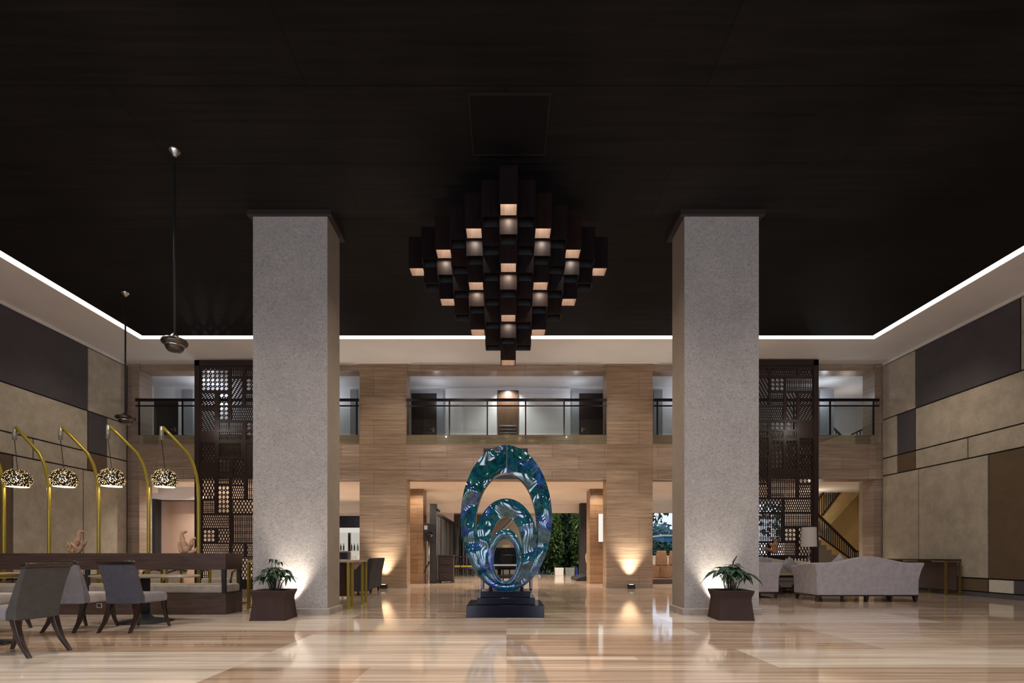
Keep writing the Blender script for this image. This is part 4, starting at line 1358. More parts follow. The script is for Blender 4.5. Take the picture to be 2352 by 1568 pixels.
# ================================================================== SOFAS
def sofa(label, width, fab, hump=.12, pillows=False, back_h=.82, depth=.86, group=None, name='sofa', cat='sofa'):
    t = thing(name, label, cat, group=group)
    W2 = width / 2
    # back panel: straight low sides flaring at the top, camel hump
    n = 28
    out = [(-W2, .14), (W2, .14), (W2 + .004, .45), (W2 + .03, .64), (W2 + .085, back_h - .02)]
    topc = []
    for k in range(n + 1):
        u = 1 - 2 * k / n
        topc.append((u * (W2 + .06), back_h + hump * (cos(min(1, abs(u) / .78) * pi) * .5 + .5)))
    out += topc + [(-W2 - .085, back_h - .02), (-W2 - .03, .64), (-W2 - .004, .45)]
    mb = MB()
    lean = .07
    secs = []
    for y_, sc in ((0, 1.0), (.13, 1.0)):
        secs.append([(x_ * sc, y_ - lean * max(0, (z_ - .45)) / .5 * (1 if y_ == 0 else .4), z_) for x_, z_ in out])
    mb.loft(secs)
    mb.build('backrest', fab, parent=t, bevel=.018)
    for sx in (-1, 1):
        mb = MB()
        pr = [(W2, .14), (W2 + .004, .45), (W2 + .03, .64), (W2 + .085, back_h - .02), (W2 + .02, back_h), (W2 - .06, .68), (W2 - .11, .45), (W2 - .11, .14)]
        secs = []
        for y_, dz in ((.10, 0), (depth * .5, -.02), (depth, -.08)):
            secs.append([(sx * x_, y_, z_ + (dz if z_ > .6 else 0)) for x_, z_ in pr])
        if sx < 0: secs = [list(reversed(s_)) for s_ in secs]
        mb.loft(secs)
        mb.build('arm', fab, parent=t, bevel=.018)
    mb = MB(); mb.box(-W2 + .10, W2 - .10, .12, depth - .02, .14, .30); mb.build('seat_base', fab, parent=t, bevel=.01)
    nc = max(1, round(width / .9))
    cw = (width - .24) / nc
    for i in range(nc):
        mb = MB(); x0 = -W2 + .12 + cw * i; mb.box(x0 + .004, x0 + cw - .004, .13, depth, .302, .45); mb.build('seat_cushion', fab, parent=t, bevel=.035, seg=3)
    mb = MB(); mb.box(-W2 + .01, W2 - .01, .0, depth - .02, .118, .14); mb.build('base_rail', W_LEG, parent=t)
    legs = [-W2 + .04, W2 - .04] if width < 1.3 else [-W2 + .04, -W2 * .48, 0, W2 * .48, W2 - .04]
    for y_ in (.05, depth - .06):
        for x_ in legs:
            s_ = 1 if (x_ == legs[0] or x_ == legs[-1] or abs(x_) < .01) else .7
            mb = MB(); mb.loft([[(x_ - w_, y_ - w_, z), (x_ + w_, y_ - w_, z), (x_ + w_, y_ + w_, z), (x_ - w_, y_ + w_, z)] for w_, z in ((.020 * s_, 0), (.036 * s_, .12))]); mb.build('leg', W_LEG, parent=t)
    return t


s1 = sofa('long pale sofa with a humped back turned to the camera, near the right wall console', 2.12, F_LILAC, .125)
s1.location = (7.55, 10.45, 0)
s2 = sofa('pale armchair with a flat square back half hidden by the sofa side pillar', .98, F_LILAC, 0.0, back_h=.81, name='armchair', cat='armchair')
s2.location = (5.66, 11.3, 0)
s3 = sofa('cream sofa facing the camera under the carved screen', 2.1, F_CREAM, .10, group=None)
s3.location = (6.90, 13.74, 0); s3.rotation_euler = (0, 0, pi)


def pillow(label, loc, rx, rz, s_=.42):
    mb = MB()
    n = 10
    top = []
    for side in (1, -1):
        g = []
        for i in range(n + 1):
            for j in range(n + 1):
                u, v_ = 2 * i / n - 1, 2 * j / n - 1
                pinch = 1 - .10 * (1 - abs(u * v_)) * (abs(u) ** 4 + abs(v_) ** 4) * .5
                hgt = .075 * (max(0, 1 - u ** 4) * max(0, 1 - v_ ** 4)) ** .5
                g.append((u * s_ / 2 * pinch, side * hgt, v_ * s_ / 2 * pinch))
        base = len(mb.v)
        fs = []
        for i in range(n):
            for j in range(n):
                a_ = i * (n + 1) + j
                q = (a_, a_ + 1, a_ + n + 2, a_ + n + 1)
                fs.append(q if side > 0 else tuple(reversed(q)))
        mb.add(g, fs)
    o = mb.build('throw_pillow', F_CUSH, smooth=True)
    o.location = loc
    o.rotation_euler = (rx, radians(45), rz)
    return tag(o, label, 'cushion', 'grey throw pillows on the sofas')


pillow('grey throw pillow standing on its corner against the cream sofa, by the pillar edge', (X(1749, 13.2), 13.16, .715), radians(-10), 0, .36)
pillow('grey throw pillow tucked behind its twin against the cream sofa', (X(1764, 13.4), 13.41, .70), radians(-10), radians(4), .34)
pillow('grey throw pillow under the white drum lamp at the cream sofa arm', (7.58, 13.38, .70), radians(-10), radians(-6), .34)
pillow('grey throw pillow peeking over the long sofa hump, before the stair', (X(1926, 10.85), 10.84, .735), radians(10), radians(3), .39)

# coffee table
t = thing('coffee_table', 'low wooden coffee table with curved dark legs between armchair and sofa', 'coffee table', (7.0, 12.52, 0))
mb = MB(); mb.box(-.75, .75, -.25, .25, .475, .515); mb.build('table_top', TABLETOP, parent=t, bevel=.006)
mb = MB(); mb.box(-.66, .66, -.20, .20, .415, .475); mb.build('apron', W_LEG, parent=t)
for sx in (-1, 1):
    for sy in (-1, 1):
        mb = MB(); mb.tube([(sx * .30, sy * .16, .44), (sx * .36, sy * .17, .33), (sx * .24, sy * .16, .14), (sx * .20, sy * .16, 0)], [.045, .035, .028, .04], 8); mb.build('leg', W_LEG, parent=t, smooth=True)

# side table + drum lamp
t = thing('side_table', 'small dark side table carrying the white drum lamp', 'side table', (X(1858, 13.78), 13.78, 0))
mb = MB(); mb.box(-.25, .25, -.22, .22, .60, .64); mb.build('table_top', W_LEG, parent=t, bevel=.004)
for sx in (-1, 1):
    for sy in (-1, 1):
        mb = MB(); mb.box(sx * .22 - .018, sx * .22 + .018, sy * .19 - .018, sy * .19 + .018, 0, .60); mb.build('leg', W_LEG, parent=t)
t = thing('table_lamp', 'white drum shade table lamp in front of the carved screen post', 'table lamp', (X(1858, 13.78), 13.78, .64))
mb = MB(); mb.lathe([(.09, 0), (.09, .015), (.03, .03), (.055, .08), (.03, .12), (.055, .17), (.025, .21), (.05, .26), (.02, .30), (.012, .58)], 18); mb.build('lamp_base', glass('crystal', (.8, .82, .84), .25), parent=t, smooth=True)
z0 = Z(1255, 13.78) - .64
mb = MB(); mb.lathe([(.195, z0), (.182, z0 + .53)], 32, caps=False); mb.build('lamp_shade', SHADE_W, parent=t, smooth=True)
lamp('table_lamp_glow', 'POINT', (X(1858, 13.78), 13.78, 1.45), 0.6, (1, .85, .65), .05)

# low sideboard + orange driftwood behind the cream sofa
t = thing('sideboard', 'low dark sideboard behind the cream sofa, before the carved screen', 'sideboard', (X(1779, 14.1), 14.14, 0))
mb = MB(); mb.box(-.60, .26, -.13, .13, .06, .92); mb.build('carcass', W_LEG, parent=t, bevel=.004)
mb = MB(); mb.box(-.62, .28, -.14, .14, .92, .95); mb.build('top_board', W_LEG, parent=t, bevel=.004)
for sx in (-.58, .26):
    for sy in (-.1, .1):
        mb = MB(); mb.box(sx - .02, sx + .02, sy - .02, sy + .02, 0, .06); mb.build('foot', W_LEG, parent=t)
DWO = [([(-.30, 0, .14), (-.16, 0, .10), (0, 0, .06), (.14, 0, .12), (.27, 0, .17)], .045, .03), ([(0, 0, .02), (-.02, 0, .2), (.03, 0, .33), (-.05, .02, .42)], .06, .02), ([(.02, 0, .1), (.08, .0, .26), (.06, 0, .40)], .045, .015), ([(0, 0, .1), (-.10, 0, .24), (-.16, 0, .30)], .045, .015), ([(0, 0, 0), (0, 0, .1)], .09, .05)]
driftwood('orange brown driftwood piece on the low sideboard before the carved screen', (X(1779, 14.1), 14.12, .95), DWO, DRIFT_O, 8)

# console on the right wall
t = thing('wall_console', 'narrow dark topped console with gold loop legs against the right fabric wall', 'console table', (10.80, 13.05, 0))
mb = MB(); mb.box(-.18, .20, -.95, .95, .84, .875); mb.build('table_top', W_LEG, parent=t, bevel=.003)
for yy in (-.93, -.08, .85):
    mb = MB()
    for x_ in (-.16, .18): mb.box(x_ - .02, x_ + .02, yy - .02, yy + .02, 0, .84)
    mb.box(-.14, .16, yy - .018, yy + .018, 0, .04); mb.box(-.14, .16, yy - .018, yy + .018, .80, .84)
    mb.build('loop_leg', GOLD_D, parent=t)
mb = MB(); mb.box(.12, .135, -.9, .9, .12, .80); mb.build('back_panel', W_DARK, parent=t)

# ================================================================== GRAND PIANO + BENCH
PY = 12.75
pn = thing('grand_piano', 'black grand piano with raised lid behind the blue sculpture', 'piano', (0.0, PY, 0))
ol = [(-.73, 0), (.73, 0), (.73, .55), (.70, .9), (.52, 1.15), (.30, 1.4), (.05, 1.62), (-.3, 1.68), (-.6, 1.6), (-.73, 1.4)]
mb = MB(); mb.prism([(x_, y_ + .28) for x_, y_ in ol], 'z', .62, .98); mb.build('case', BLACK, parent=pn, bevel=.012)
mb = MB(); mb.box(-.73, .73, 0, .28, .60, .70); mb.box(-.73, -.66, 0, .28, .70, .92); mb.box(.66, .73, 0, .28, .70, .92); mb.build('key_bed', BLACK, parent=pn, bevel=.008)
mb = MB(); mb.box(-.62, .62, .03, .19, .70, .735); mb.build('white_keys', WHITE, parent=pn)
mb = MB()
for k in range(51):
    if k % 7 in (2, 6): continue
    mb.box(-.61 + k * .0238 + .0165, -.61 + k * .0238 + .0285, .09, .19, .735, .748)
mb.build('black_keys', BLACK_M, parent=pn)
mb = MB(); mb.box(-.36, .36, .40, .42, .98, 1.17); mb.build('music_desk', BLACK, parent=pn, bevel=.006)
hg = -.73
ca, sa = cos(radians(46)), sin(radians(46))
lid = [(hg + (x_ - hg) * ca, y_ + .28, .99 + (x_ - hg) * sa) for x_, y_ in ol if y_ >= 0]
mb = MB(); mb.loft([lid, [(x_ - sa * .025, y_, z_ + ca * .025) for x_, y_, z_ in lid]]); mb.build('lid', BLACK, parent=pn, bevel=.004)
mb = MB(); mb.tube([(.60, .9, .95), (.25, .9, 1.98)], .012, 8); mb.build('lid_prop', BLACK_M, parent=pn)
for (x_, y_) in ((-.62, .36), (.64, .36), (-.2, 1.55)):
    mb = MB(); mb.loft([[(x_ - w_, y_ - w_, z), (x_ + w_, y_ - w_, z), (x_ + w_, y_ + w_, z), (x_ - w_, y_ + w_, z)] for w_, z in ((.032, .05), (.042, .10), (.06, .62))]); lg = mb.build('leg', BLACK, parent=pn, bevel=.006)
    mb = MB(); mb.tube([(x_ - .02, y_, .03), (x_ + .02, y_, .03)], .03, 10); mb.build('caster', GOLD_D, parent=lg)
mb = MB(); mb.box(-.10, -.07, .40, .43, .12, .62); mb.box(.07, .10, .40, .43, .12, .62); mb.box(-.13, .13, .38, .46, .08, .13); mb.build('pedal_lyre', BLACK, parent=pn)
mb = MB()
for x_ in (-.07, 0, .07): mb.box(x_ - .015, x_ + .015, .26, .40, .07, .085)
mb.build('pedals', GOLD, parent=pn)
t = thing('piano_bench', 'black padded piano bench pushed up to the keyboard', 'bench', (0.0, PY - .28, 0))
mb = MB(); mb.box(-.28, .28, -.16, .16, .40, .48); mb.build('seat_pad', F_CHAR, parent=t, bevel=.02)
for sx in (-1, 1):
    for sy in (-1, 1):
        mb = MB(); mb.box(sx * .24 - .022, sx * .24 + .022, sy * .12 - .022, sy * .12 + .022, 0, .40); mb.build('leg', BLACK, parent=t)
mb = MB(); mb.box(-.10, .10, -.004, .004, 0, .07)
o = mb.build('music_book', plain('gold_cover', (0.55, 0.42, 0.12), .5), loc=(.0, PY + .45, 1.172)); tag(o, 'small gold covered booklet standing on the piano music desk', 'book')

# ================================================================== LOUNGE FURNITURE BEHIND
# loudspeaker on tripod
SX, SYY = X(984, 16.9), 17.0
t = thing('speaker_stand', 'black tripod speaker stand beside the mahogany chest', 'speaker stand', (SX, SYY, 0))
mb = MB(); mb.tube([(0, 0, .08), (0, 0, 1.44)], .02, 10); mb.build('pole', CHROME, parent=t, smooth=True)
for k in range(3):
    a = 2 * pi * k / 3 + .5
    mb = MB(); mb.tube([(0, 0, .72), (.22 * cos(a), .22 * sin(a), .35), (.34 * cos(a), .34 * sin(a), .01)], .016, 8); mb.build('leg', BLACK_M, parent=t)
mb = MB(); mb.lathe([(.035, .64), (.035, .76)], 12); mb.build('collar', BLACK_M, parent=t)
t = thing('loudspeaker', 'black loudspeaker on the tripod stand beside the orange pier', 'loudspeaker', (SX + .02, SYY, 1.44))
mb = MB(); mb.loft([[(-.19, -.17, z), (.19, -.17, z), (.13, .17, z), (-.13, .17, z)] for z in (0, .60)]); mb.build('cabinet', BLACK_M, parent=t, bevel=.02)
mb = MB(); mb.box(-.15, -.04, -.176, -.168, .38, .52); mb.build('label_plate', plain('label_white', (.45, .47, .5), .5), parent=t)
mb = MB(); mb.loft([[(.02 + r * cos(2 * pi * k / 20), y_, .19 + r * sin(2 * pi * k / 20)) for k in range(20)] for r, y_ in ((.13, -.172), (.12, -.18), (.04, -.168))]); mb.build('woofer', BLACK, parent=t, smooth=True)
# mahogany chest
t = thing('chest', 'dark red mahogany chest of drawers before the glass partition', 'chest of drawers', (-2.10, 17.55, 0))
mb = MB(); mb.box(-.26, .26, -.22, .22, .05, .93); mb.build('carcass', W_CHEST, parent=t, bevel=.006)
mb = MB(); mb.box(-.285, .285, -.24, .24, .93, .965); mb.build('top_board', W_CHEST, parent=t, bevel=.006)
for i in range(3):
    mb = MB(); mb.box(-.23, .23, -.235, -.22, .10 + .27 * i, .34 + .27 * i); d_ = mb.build('drawer', W_CHEST, parent=t, bevel=.006)
    mb = MB(); mb.ball((0, -.25, .22 + .27 * i), .016); mb.build('knob', GOLD_D, parent=d_, smooth=True)
for sx in (-1, 1):
    for sy in (-1, 1):
        mb = MB(); mb.box(sx * .23 - .025, sx * .23 + .025, sy * .19 - .025, sy * .19 + .025, 0, .05); mb.build('foot', W_CHEST, parent=t)
# carved yellow settee
t = thing('settee', 'carved dark settee with yellow seat cushions in front of the etched glass screen', 'settee', (X(1058, 22.6), 22.6, 0))
mb = MB(); mb.box(-.62, .62, -.25, .25, .34, .40); mb.build('seat_frame', W_LEG, parent=t, bevel=.006)
for sx in (-.3, .3):
    mb = MB(); mb.box(sx - .28, sx + .28, -.25, .22, .40, .48); mb.build('seat_cushion', F_YEL, parent=t, bevel=.03, seg=3)
mb = MB()
mb.bar((-.62, .24, .88), (.62, .24, .88), .05); mb.bar((-.62, .24, .58), (.62, .24, .58), .03)
for k in range(9): mb.bar((-.6 + .15 * k, .24, .40), (-.6 + .15 * k, .24, .88), .025)
mb.build('backrest', W_LEG, parent=t)
for sx in (-1, 1):
    for sy in (-1, 1):
        mb = MB(); mb.tube([(sx * .57, sy * .2, .36), (sx * .60, sy * .22, .2), (sx * .57, sy * .23, 0)], .03, 8); mb.build('leg', W_LEG, parent=t, smooth=True)

# driftwood on the dark platform near the garden column
t = thing('display_platform', 'low dark wedge platform at the foot of the garden column', 'platform', (X(1347, 19.0), 19.2, 0))
mb = MB(); mb.prism([(-.45, 0), (.30, 0), (.30, .16), (-.05, .22), (-.45, .10)], 'y', -.7, .9); mb.build('body', BLACK_M, parent=t, bevel=.02)
driftwood('slender pale driftwood upright on the dark platform by the garden column', (X(1350, 19.0), 19.0, .225), [([(0, 0, 0), (.03, 0, .2), (-.02, 0, .42), (-.06, 0, .62), (-.03, 0, .72)], .06, .02), ([(.02, 0, .05), (.09, 0, .25)], .04, .015)], DRIFT, 12)

# garden planters and shrubs
def shrub(name, label, cat, loc, rx, ry, h, n, mat, lw=.10, ll=.2, seed=1, trunk=True, base=.15, group=None):
    random.seed(seed)
    t = thing(name, label, cat, loc, 0, group)
    fo = MB()
    for k in range(n):
        a = random.uniform(0, 2 * pi)
        u = random.random() ** .5
        z = base + (h - base) * random.random()
        tap = 1 - .35 * abs(2 * (z - base) / (h - base) - 1) ** 2
        p = (rx * u * cos(a) * tap, ry * u * sin(a) * tap, z)
        d = (random.uniform(-1, 1), random.uniform(-1.2, .4), random.uniform(-.8, .6))
        leaf(fo, p, d, ll * random.uniform(.6, 1.3), lw * random.uniform(.6, 1.2), random.uniform(0, .6), random.uniform(-1, 1))
    fo.build('foliage', mat, parent=t, smooth=True)
    if trunk:
        st = MB()
        for k in range(5):
            a = 2 * pi * k / 5
            st.tube([(0.05 * cos(a), .05 * sin(a), 0), (rx * .3 * cos(a), ry * .3 * sin(a), h * .5), (rx * .5 * cos(a), ry * .5 * sin(a), h * .85)], [.03, .02, .01], 6)
        st.build('stems', BARK, parent=t)
    return t


shrub('garden_shrub', 'dense dark green shrub outside, right behind the sculpture edge', 'shrub', (2.36, 25.0, -.05), .42, .5, 3.2, 1700, LEAF_G, .12, .18, 31, group='shrubs in the lit garden')
shrub('garden_shrub', 'dense green shrub outside, between the planters and the garden column', 'shrub', (3.66, 25.05, -.05), .45, .5, 3.4, 1900, LEAF_G, .12, .18, 32, group='shrubs in the lit garden')
shrub('garden_shrub', 'broad shrub deeper in the garden behind the other two', 'shrub', (X(1296, 27), 27.3, -.05), 1.8, .75, 3.8, 3600, LEAF_G, .14, .26, 33, group='shrubs in the lit garden')
shrub('garden_shrub', 'shrub partly hidden behind the dark garden column', 'shrub', (5.2, 25.4, -.05), .6, .45, 2.5, 700, LEAF_G, .13, .25, 34, group='shrubs in the lit garden')
shrub('garden_hedge', 'tall clipped hedge closing the garden behind all the shrubs', 'hedge', (4.6, 31.0, -.05), 4.2, .7, 4.6, 5200, LEAF_G, .20, .34, 36)
for i, (a, b_, lab, m_) in enumerate(((1274, 1294, 'white box planter with dark marks below the garden shrubs', WHITE), (1298, 1319, 'grey box planter beside the white box planter', plain('planter_grey', (.20, .21, .19), .6)), (1320, 1326, 'small blue pot beside the grey box planter', plain('blue_glaze', (.02, .03, .20), .3)))):
    x0, x1 = X(a, 23.6), X(b_, 23.6)
    t = thing('planter_box', lab, 'planter', ((x0 + x1) / 2, 23.6, -.001))
    w_ = (x1 - x0) / 2
    mb = MB(); mb.loft([[(-w_ * q, -.18 * q, z), (w_ * q, -.18 * q, z), (w_ * q, .18 * q, z), (-w_ * q, .18 * q, z)] for q, z in ((.94, 0), (1.0, .36))]); mb.build('tub', m_, parent=t, bevel=.01)
    mb = MB(); mb.box(-w_ * .85, w_ * .85, -.14, .14, .36, .37); mb.build('soil', SOIL, parent=t)
for x_ in (2.0, 3.0, 4.2):  # unseen spots behind the fascia, added to brighten the shrubs
    lamp('garden_fill_spot', 'SPOT', (x_, 22.6, 3.05), 160, (1.0, .93, .72), 0.0, target=(x_, 25.4, .9), spot=radians(110), blend=.6)

# outside view on the restaurant side
def tree(label, loc, h, r, n, mat, seed, lw=.25, ll=.4, low=.45):
    random.seed(seed)
    t = thing('tree', label, 'tree', loc, 0, 'trees outside the restaurant')
    mb = MB(); mb.tube([(0, 0, 0), (.1, 0, h * .4), (0, 0, h * .75)], [.16, .12, .06], 8); mb.build('trunk', BARK, parent=t, smooth=True)
    fo = MB()
    for k in range(n):
        a, b__, c__ = random.gauss(0, 1), random.gauss(0, 1), random.gauss(0, 1)
        L_ = sqrt(a * a + b__ * b__ + c__ * c__)
        q = random.random() ** .4
        p = (a / L_ * r * q, b__ / L_ * r * q, h * (low + 1) / 2 + c__ / L_ * h * (1 - low) / 2 * q)
        leaf(fo, p, (random.uniform(-1, 1), random.uniform(-1, 1), random.uniform(-.8, .4)), ll * random.uniform(.6, 1.2), lw * random.uniform(.6, 1.2), .3, random.uniform(-1, 1))
    fo.build('crown', mat, parent=t, smooth=True)
    return t


tree('green leafy tree overhanging the restaurant opening', (X(1478, 26), 26.4, -.05), 6.0, 1.9, 1100, LEAF_T, 41, .16, .28, .42)
tree('pale blue green tree far beyond the restaurant opening', (X(1512, 50), 50.2, -.05), 4.4, 2.5, 900, LEAF_F, 42, .3, .5, .25)
tree('pale blue green tree beside the blue building', (X(1565, 58), 58, -.05), 4.1, 3.0, 900, LEAF_F, 43, .3, .5, .25)
tree('leafy tree seen through the carved screen beside the staircase', (15.5, 27, -.05), 5.0, 1.8, 800, LEAF_T, 44, .18, .3, .3)
shrub('bush', 'low round bush outside the restaurant opening', 'bush', (X(1512, 27), 27, -.05), .9, .7, 1.75, 700, LEAF_T, .12, .2, 51, False, .3)
shrub('bush', 'low bush before the blue building', 'bush', (X(1545, 29), 29, -.05), .9, .7, 1.4, 600, LEAF_T, .12, .2, 52, False, .3)
t = thing('building', 'small blue clad building beyond the bushes', 'building', (X(1548, 44), 44, -.05))
mb = MB(); mb.box(-.9, 4.2, 0, 3, 0, 2.6); mb.build('wall', BLUEB, parent=t)
mb = MB(); mb.box(-1.1, 4.4, -.3, 3.2, 2.6, 2.75); mb.build('roof', WHITE, parent=t)
mb = MB(); mb.box(-.4, .3, -.02, .02, .2, 1.9); mb.build('door', plain('teal_door', (.03, .12, .2), .5), parent=t)

# covered banquet chairs on the platform
def cover_chair(label):
    t = thing('banquet_chair', label, 'chair', group='brown covered banquet chairs')
    mb = MB(); mb.loft([[(-w_, -.25, z), (w_, -.25, z), (w_, -.16, z), (-w_, -.16, z)] for w_, z in ((.21, .44), (.20, .70), (.165, .96))]); mb.build('back_cover', F_COVER, parent=t, bevel=.02)
    mb = MB()
    mb.loft([[(-w_, -d_, z), (w_, -d_, z), (w_, d_, z), (-w_, d_, z)] for w_, d_, z in ((.27, .29, .0), (.215, .235, .30), (.21, .23, .46))]); mb.build('skirt_cover', F_COVER, parent=t, bevel=.02)
    mb = MB(); mb.prism([(-.02, .46), (.02, .46), (.11, .02), (-.11, .02)], 'y', -.30, -.285); mb.build('pleat', fabric('cover_shadow', (.24, .125, .065)) if 'cover_shadow' not in MATS else MATS['cover_shadow'], parent=t)
    return t


b1 = cover_chair('brown cloth covered banquet chair beside the travertine column')
b1.location = (X(1516, 18), 18.05, .16)
dup(b1, (X(1543, 18.7), 18.75, .16), radians(12), 'brown cloth covered banquet chair half hidden by the sofa side pillar')
t = thing('banquet_table', 'white clothed banquet table behind the covered chairs', 'table', (X(1530, 19), 20.0, .16))
mb = MB(); mb.box(-.9, .9, -.4, .4, .0, .74); mb.build('table_cloth', F_CREAM, parent=t, bevel=.01)
mb = MB(); mb.box(-.92, .92, -.42, .42, .74, .765); mb.build('table_top', WHITE, parent=t, bevel=.005)

# ================================================================== LOBBY BAR SEEN LEFT OF THE COLUMN
DB = 20.0
t = thing('bar_counter', 'white topped lobby bar counter beyond the charcoal armchairs', 'counter', (X(800, DB), DB, 0))
mb = MB(); mb.box(-1.5, .95, -.3, .3, 0, .70); mb.build('counter_front', W_DARK, parent=t)
mb = MB(); mb.box(-1.55, 1.0, -.34, .34, .70, .75); mb.build('counter_top', IVORY, parent=t, bevel=.005)
t = thing('overhead_cabinet', 'black overhead cabinet above the lobby bar', 'cabinet', (X(800, 20.4), 20.5, Z(1212, 20.4)))
mb = MB(); mb.box(-1.5, .95, -.25, .25, 0, Z(1185, 20.4) - Z(1212, 20.4)); mb.build('carcass', BLACK, parent=t)
mb = MB(); mb.box(-1.5, .95, -.27, .27, -.18, -.002); mb.build('white_canopy', SOFT_GLOW, parent=t)  # white shelf under the cabinet, its brightness put in as emission
t = thing('back_bar', 'bright mirrored back bar behind the counter', 'back bar', (X(800, 21.4), 21.4, 0))
mb = MB(); mb.box(-1.6, .7, .05, .12, .75, 1.95); mb.build('lit_panel', emit('lit_panel', (1.0, .93, .82), .55), parent=t)
mb = MB(); mb.box(-1.6, .7, -.2, .12, 0, .75); mb.build('carcass', W_DARK, parent=t)
mb = MB(); mb.box(-1.6, .7, -.16, .05, 1.12, 1.15); mb.build('glass_shelf', GLASS_G, parent=t)
for x_ in (-.45, .05):
    mb = MB(); mb.box(x_ - .05, x_ + .05, -.04, .05, .75, 1.95); mb.build('upright', W_LEG, parent=t)
t = thing('coffee_machine', 'black coffee machine on the lobby bar counter', 'coffee machine', (X(793, DB), DB - .05, .75))
mb = MB(); mb.box(-.22, .18, -.2, .2, 0, .33); mb.build('body', BLACK, parent=t, bevel=.02)
mb = MB(); mb.box(-.18, .14, -.28, -.2, .0, .04); mb.build('drip_tray', CHROME, parent=t)
mb = MB(); mb.box(-.20, .16, -.18, .18, .33, .37); mb.build('cup_warmer', CHROME, parent=t)
for i, (dx_, n_, lab) in enumerate(((.34, 7, 'taller stack of white plates on the bar counter beside the coffee machine'), (.62, 5, 'shorter stack of white plates on the bar counter by the column'))):
    st0 = None
    for k in range(n_):
        mb = MB(); mb.lathe([(.05, 0), (.09, .01), (.125, .028), (.12, .028), (.05, .008)], 20)
        o = mb.build('plate', WHITE, smooth=True, loc=(X(793, DB) + dx_, DB - .05, .7505 + k * .0285))
        tag(o, lab.replace(' stack of white plates', ' pile of identical white plates'), 'plate', 'white plates on the bar counter')
bot = [(-.55, (.02, .05, .02)), (-.3, (.10, .05, .01)), (-.18, (.03, .08, .03)), (.16, (.12, .07, .02)), (.28, (.02, .06, .03)), (.42, (.15, .12, .08)), (.54, (.02, .02, .03))]
for i, (dx_, c_) in enumerate(bot):
    mb = MB(); mb.lathe([(.034, 0), (.036, .02), (.036, .18), (.014, .24), (.013, .30), (.016, .305)], 12)
    o = mb.build('bottle', plain('bottle_glass_%d' % i, c_, .1), smooth=True, loc=(X(800, 21.4) + dx_, 21.34, 1.151))
    tag(o, 'small dark bottle on the lit glass shelf of the back bar', 'bottle', 'bottles on the back bar shelf')

# ================================================================== STAIRS
st_x0 = X(1884, 16.6)
t = thing('staircase', 'two flight staircase with black balusters and pale soffit beyond the right opening', 'staircase', (0, 16.7, 0))
# lower flight: from right bottom up to the left
n = 9
xb, xt = X(1982, 16.7), X(1874, 16.7)
zb, zt = .0, Z(1240, 16.7)
low = MB()
zr = zt
for k in range(n):
    x1_ = xb + (xt - xb) * k / n
    x2_ = xb + (xt - xb) * (k + 1) / n
    low.box(x2_, x1_, 0, 1.1, 0.0, zt * (k + 1) / n)
low.build('lower_flight', TAUPE, parent=t)
str_ = MB()
str_.bar((xb, -.03, Z(1305, 16.7)), (X(1880, 16.7), -.03, Z(1230, 16.7)), .05, .04)
str_.build('stringer', W_RED, parent=t)
rail = MB(); rail.bar((X(1964, 16.7), -.03, Z(1266, 16.7)), (X(1874, 16.7), -.03, Z(1178, 16.7)), .07, .05); rail.bar((X(1964, 16.7), -.03, Z(1266, 16.7)), (X(1980, 16.7), -.03, Z(1266, 16.7)), .06, .05)
rail.build('lower_handrail', W_RED, parent=t)
for k in range(18):
    px_ = 1877 + k * 5.0
    zt_ = Z(1178 + (px_ - 1874) * .978, 16.7)
    zb_ = Z(1228 + (px_ - 1880) * .75, 16.7)
    mb = MB(); mb.box(X(px_, 16.7) - .012, X(px_, 16.7) + .012, -.042, -.018, zb_, zt_); mb.build('baluster', BLACK_M, parent=t)
for k in range(5):
    px_ = 1962 + k * 4.5
    mb = MB(); mb.box(X(px_, 16.7) - .012, X(px_, 16.7) + .012, -.042, -.018, 0, Z(1266, 16.7)); mb.build('baluster', BLACK_M, parent=t)
# upper flight rising back to the right
up = MB()
yo = 1.2
p1, p2 = (X(1880, 17.9), Z(1197, 17.9)), (X(1950, 17.9), Z(1105, 17.9))
up.prism([(p1[0], p1[1]), (p2[0], p2[1]), (p2[0] + .25, p2[1] + .1), (13, 3.19), (13, 3.0), (p2[0] + .45, p2[1] - .35), (p1[0] + .25, p1[1] - .30)], 'y', yo, yo + .5)
up.build('upper_flight', plain('soffit_tan', (.52, .37, .17), .85), parent=t)
rail = MB(); rail.bar((X(1872, 17.9), yo - .03, Z(1155, 17.9)), (X(1898, 17.9), yo - .03, Z(1120, 17.9)), .06, .05); rail.bar((X(1886, 17.9), yo - .03, Z(1184, 17.9)), (X(1936, 17.9), yo - .03, Z(1120, 17.9)), .05, .04)
rail.build('upper_handrail', W_RED, parent=t)
for k in range(11):
    px_ = 1881 + k * 5
    za = Z(1190 - (px_ - 1881) * 1.28, 17.9)
    zt_ = min(3.19, Z(1143 - (px_ - 1881) * 1.3, 17.9))
    if zt_ - za < .05: continue
    mb = MB(); mb.box(X(px_, 17.9) - .014, X(px_, 17.9) + .014, yo - .045, yo - .018, za, zt_); mb.build('baluster', BLACK_M, parent=t)
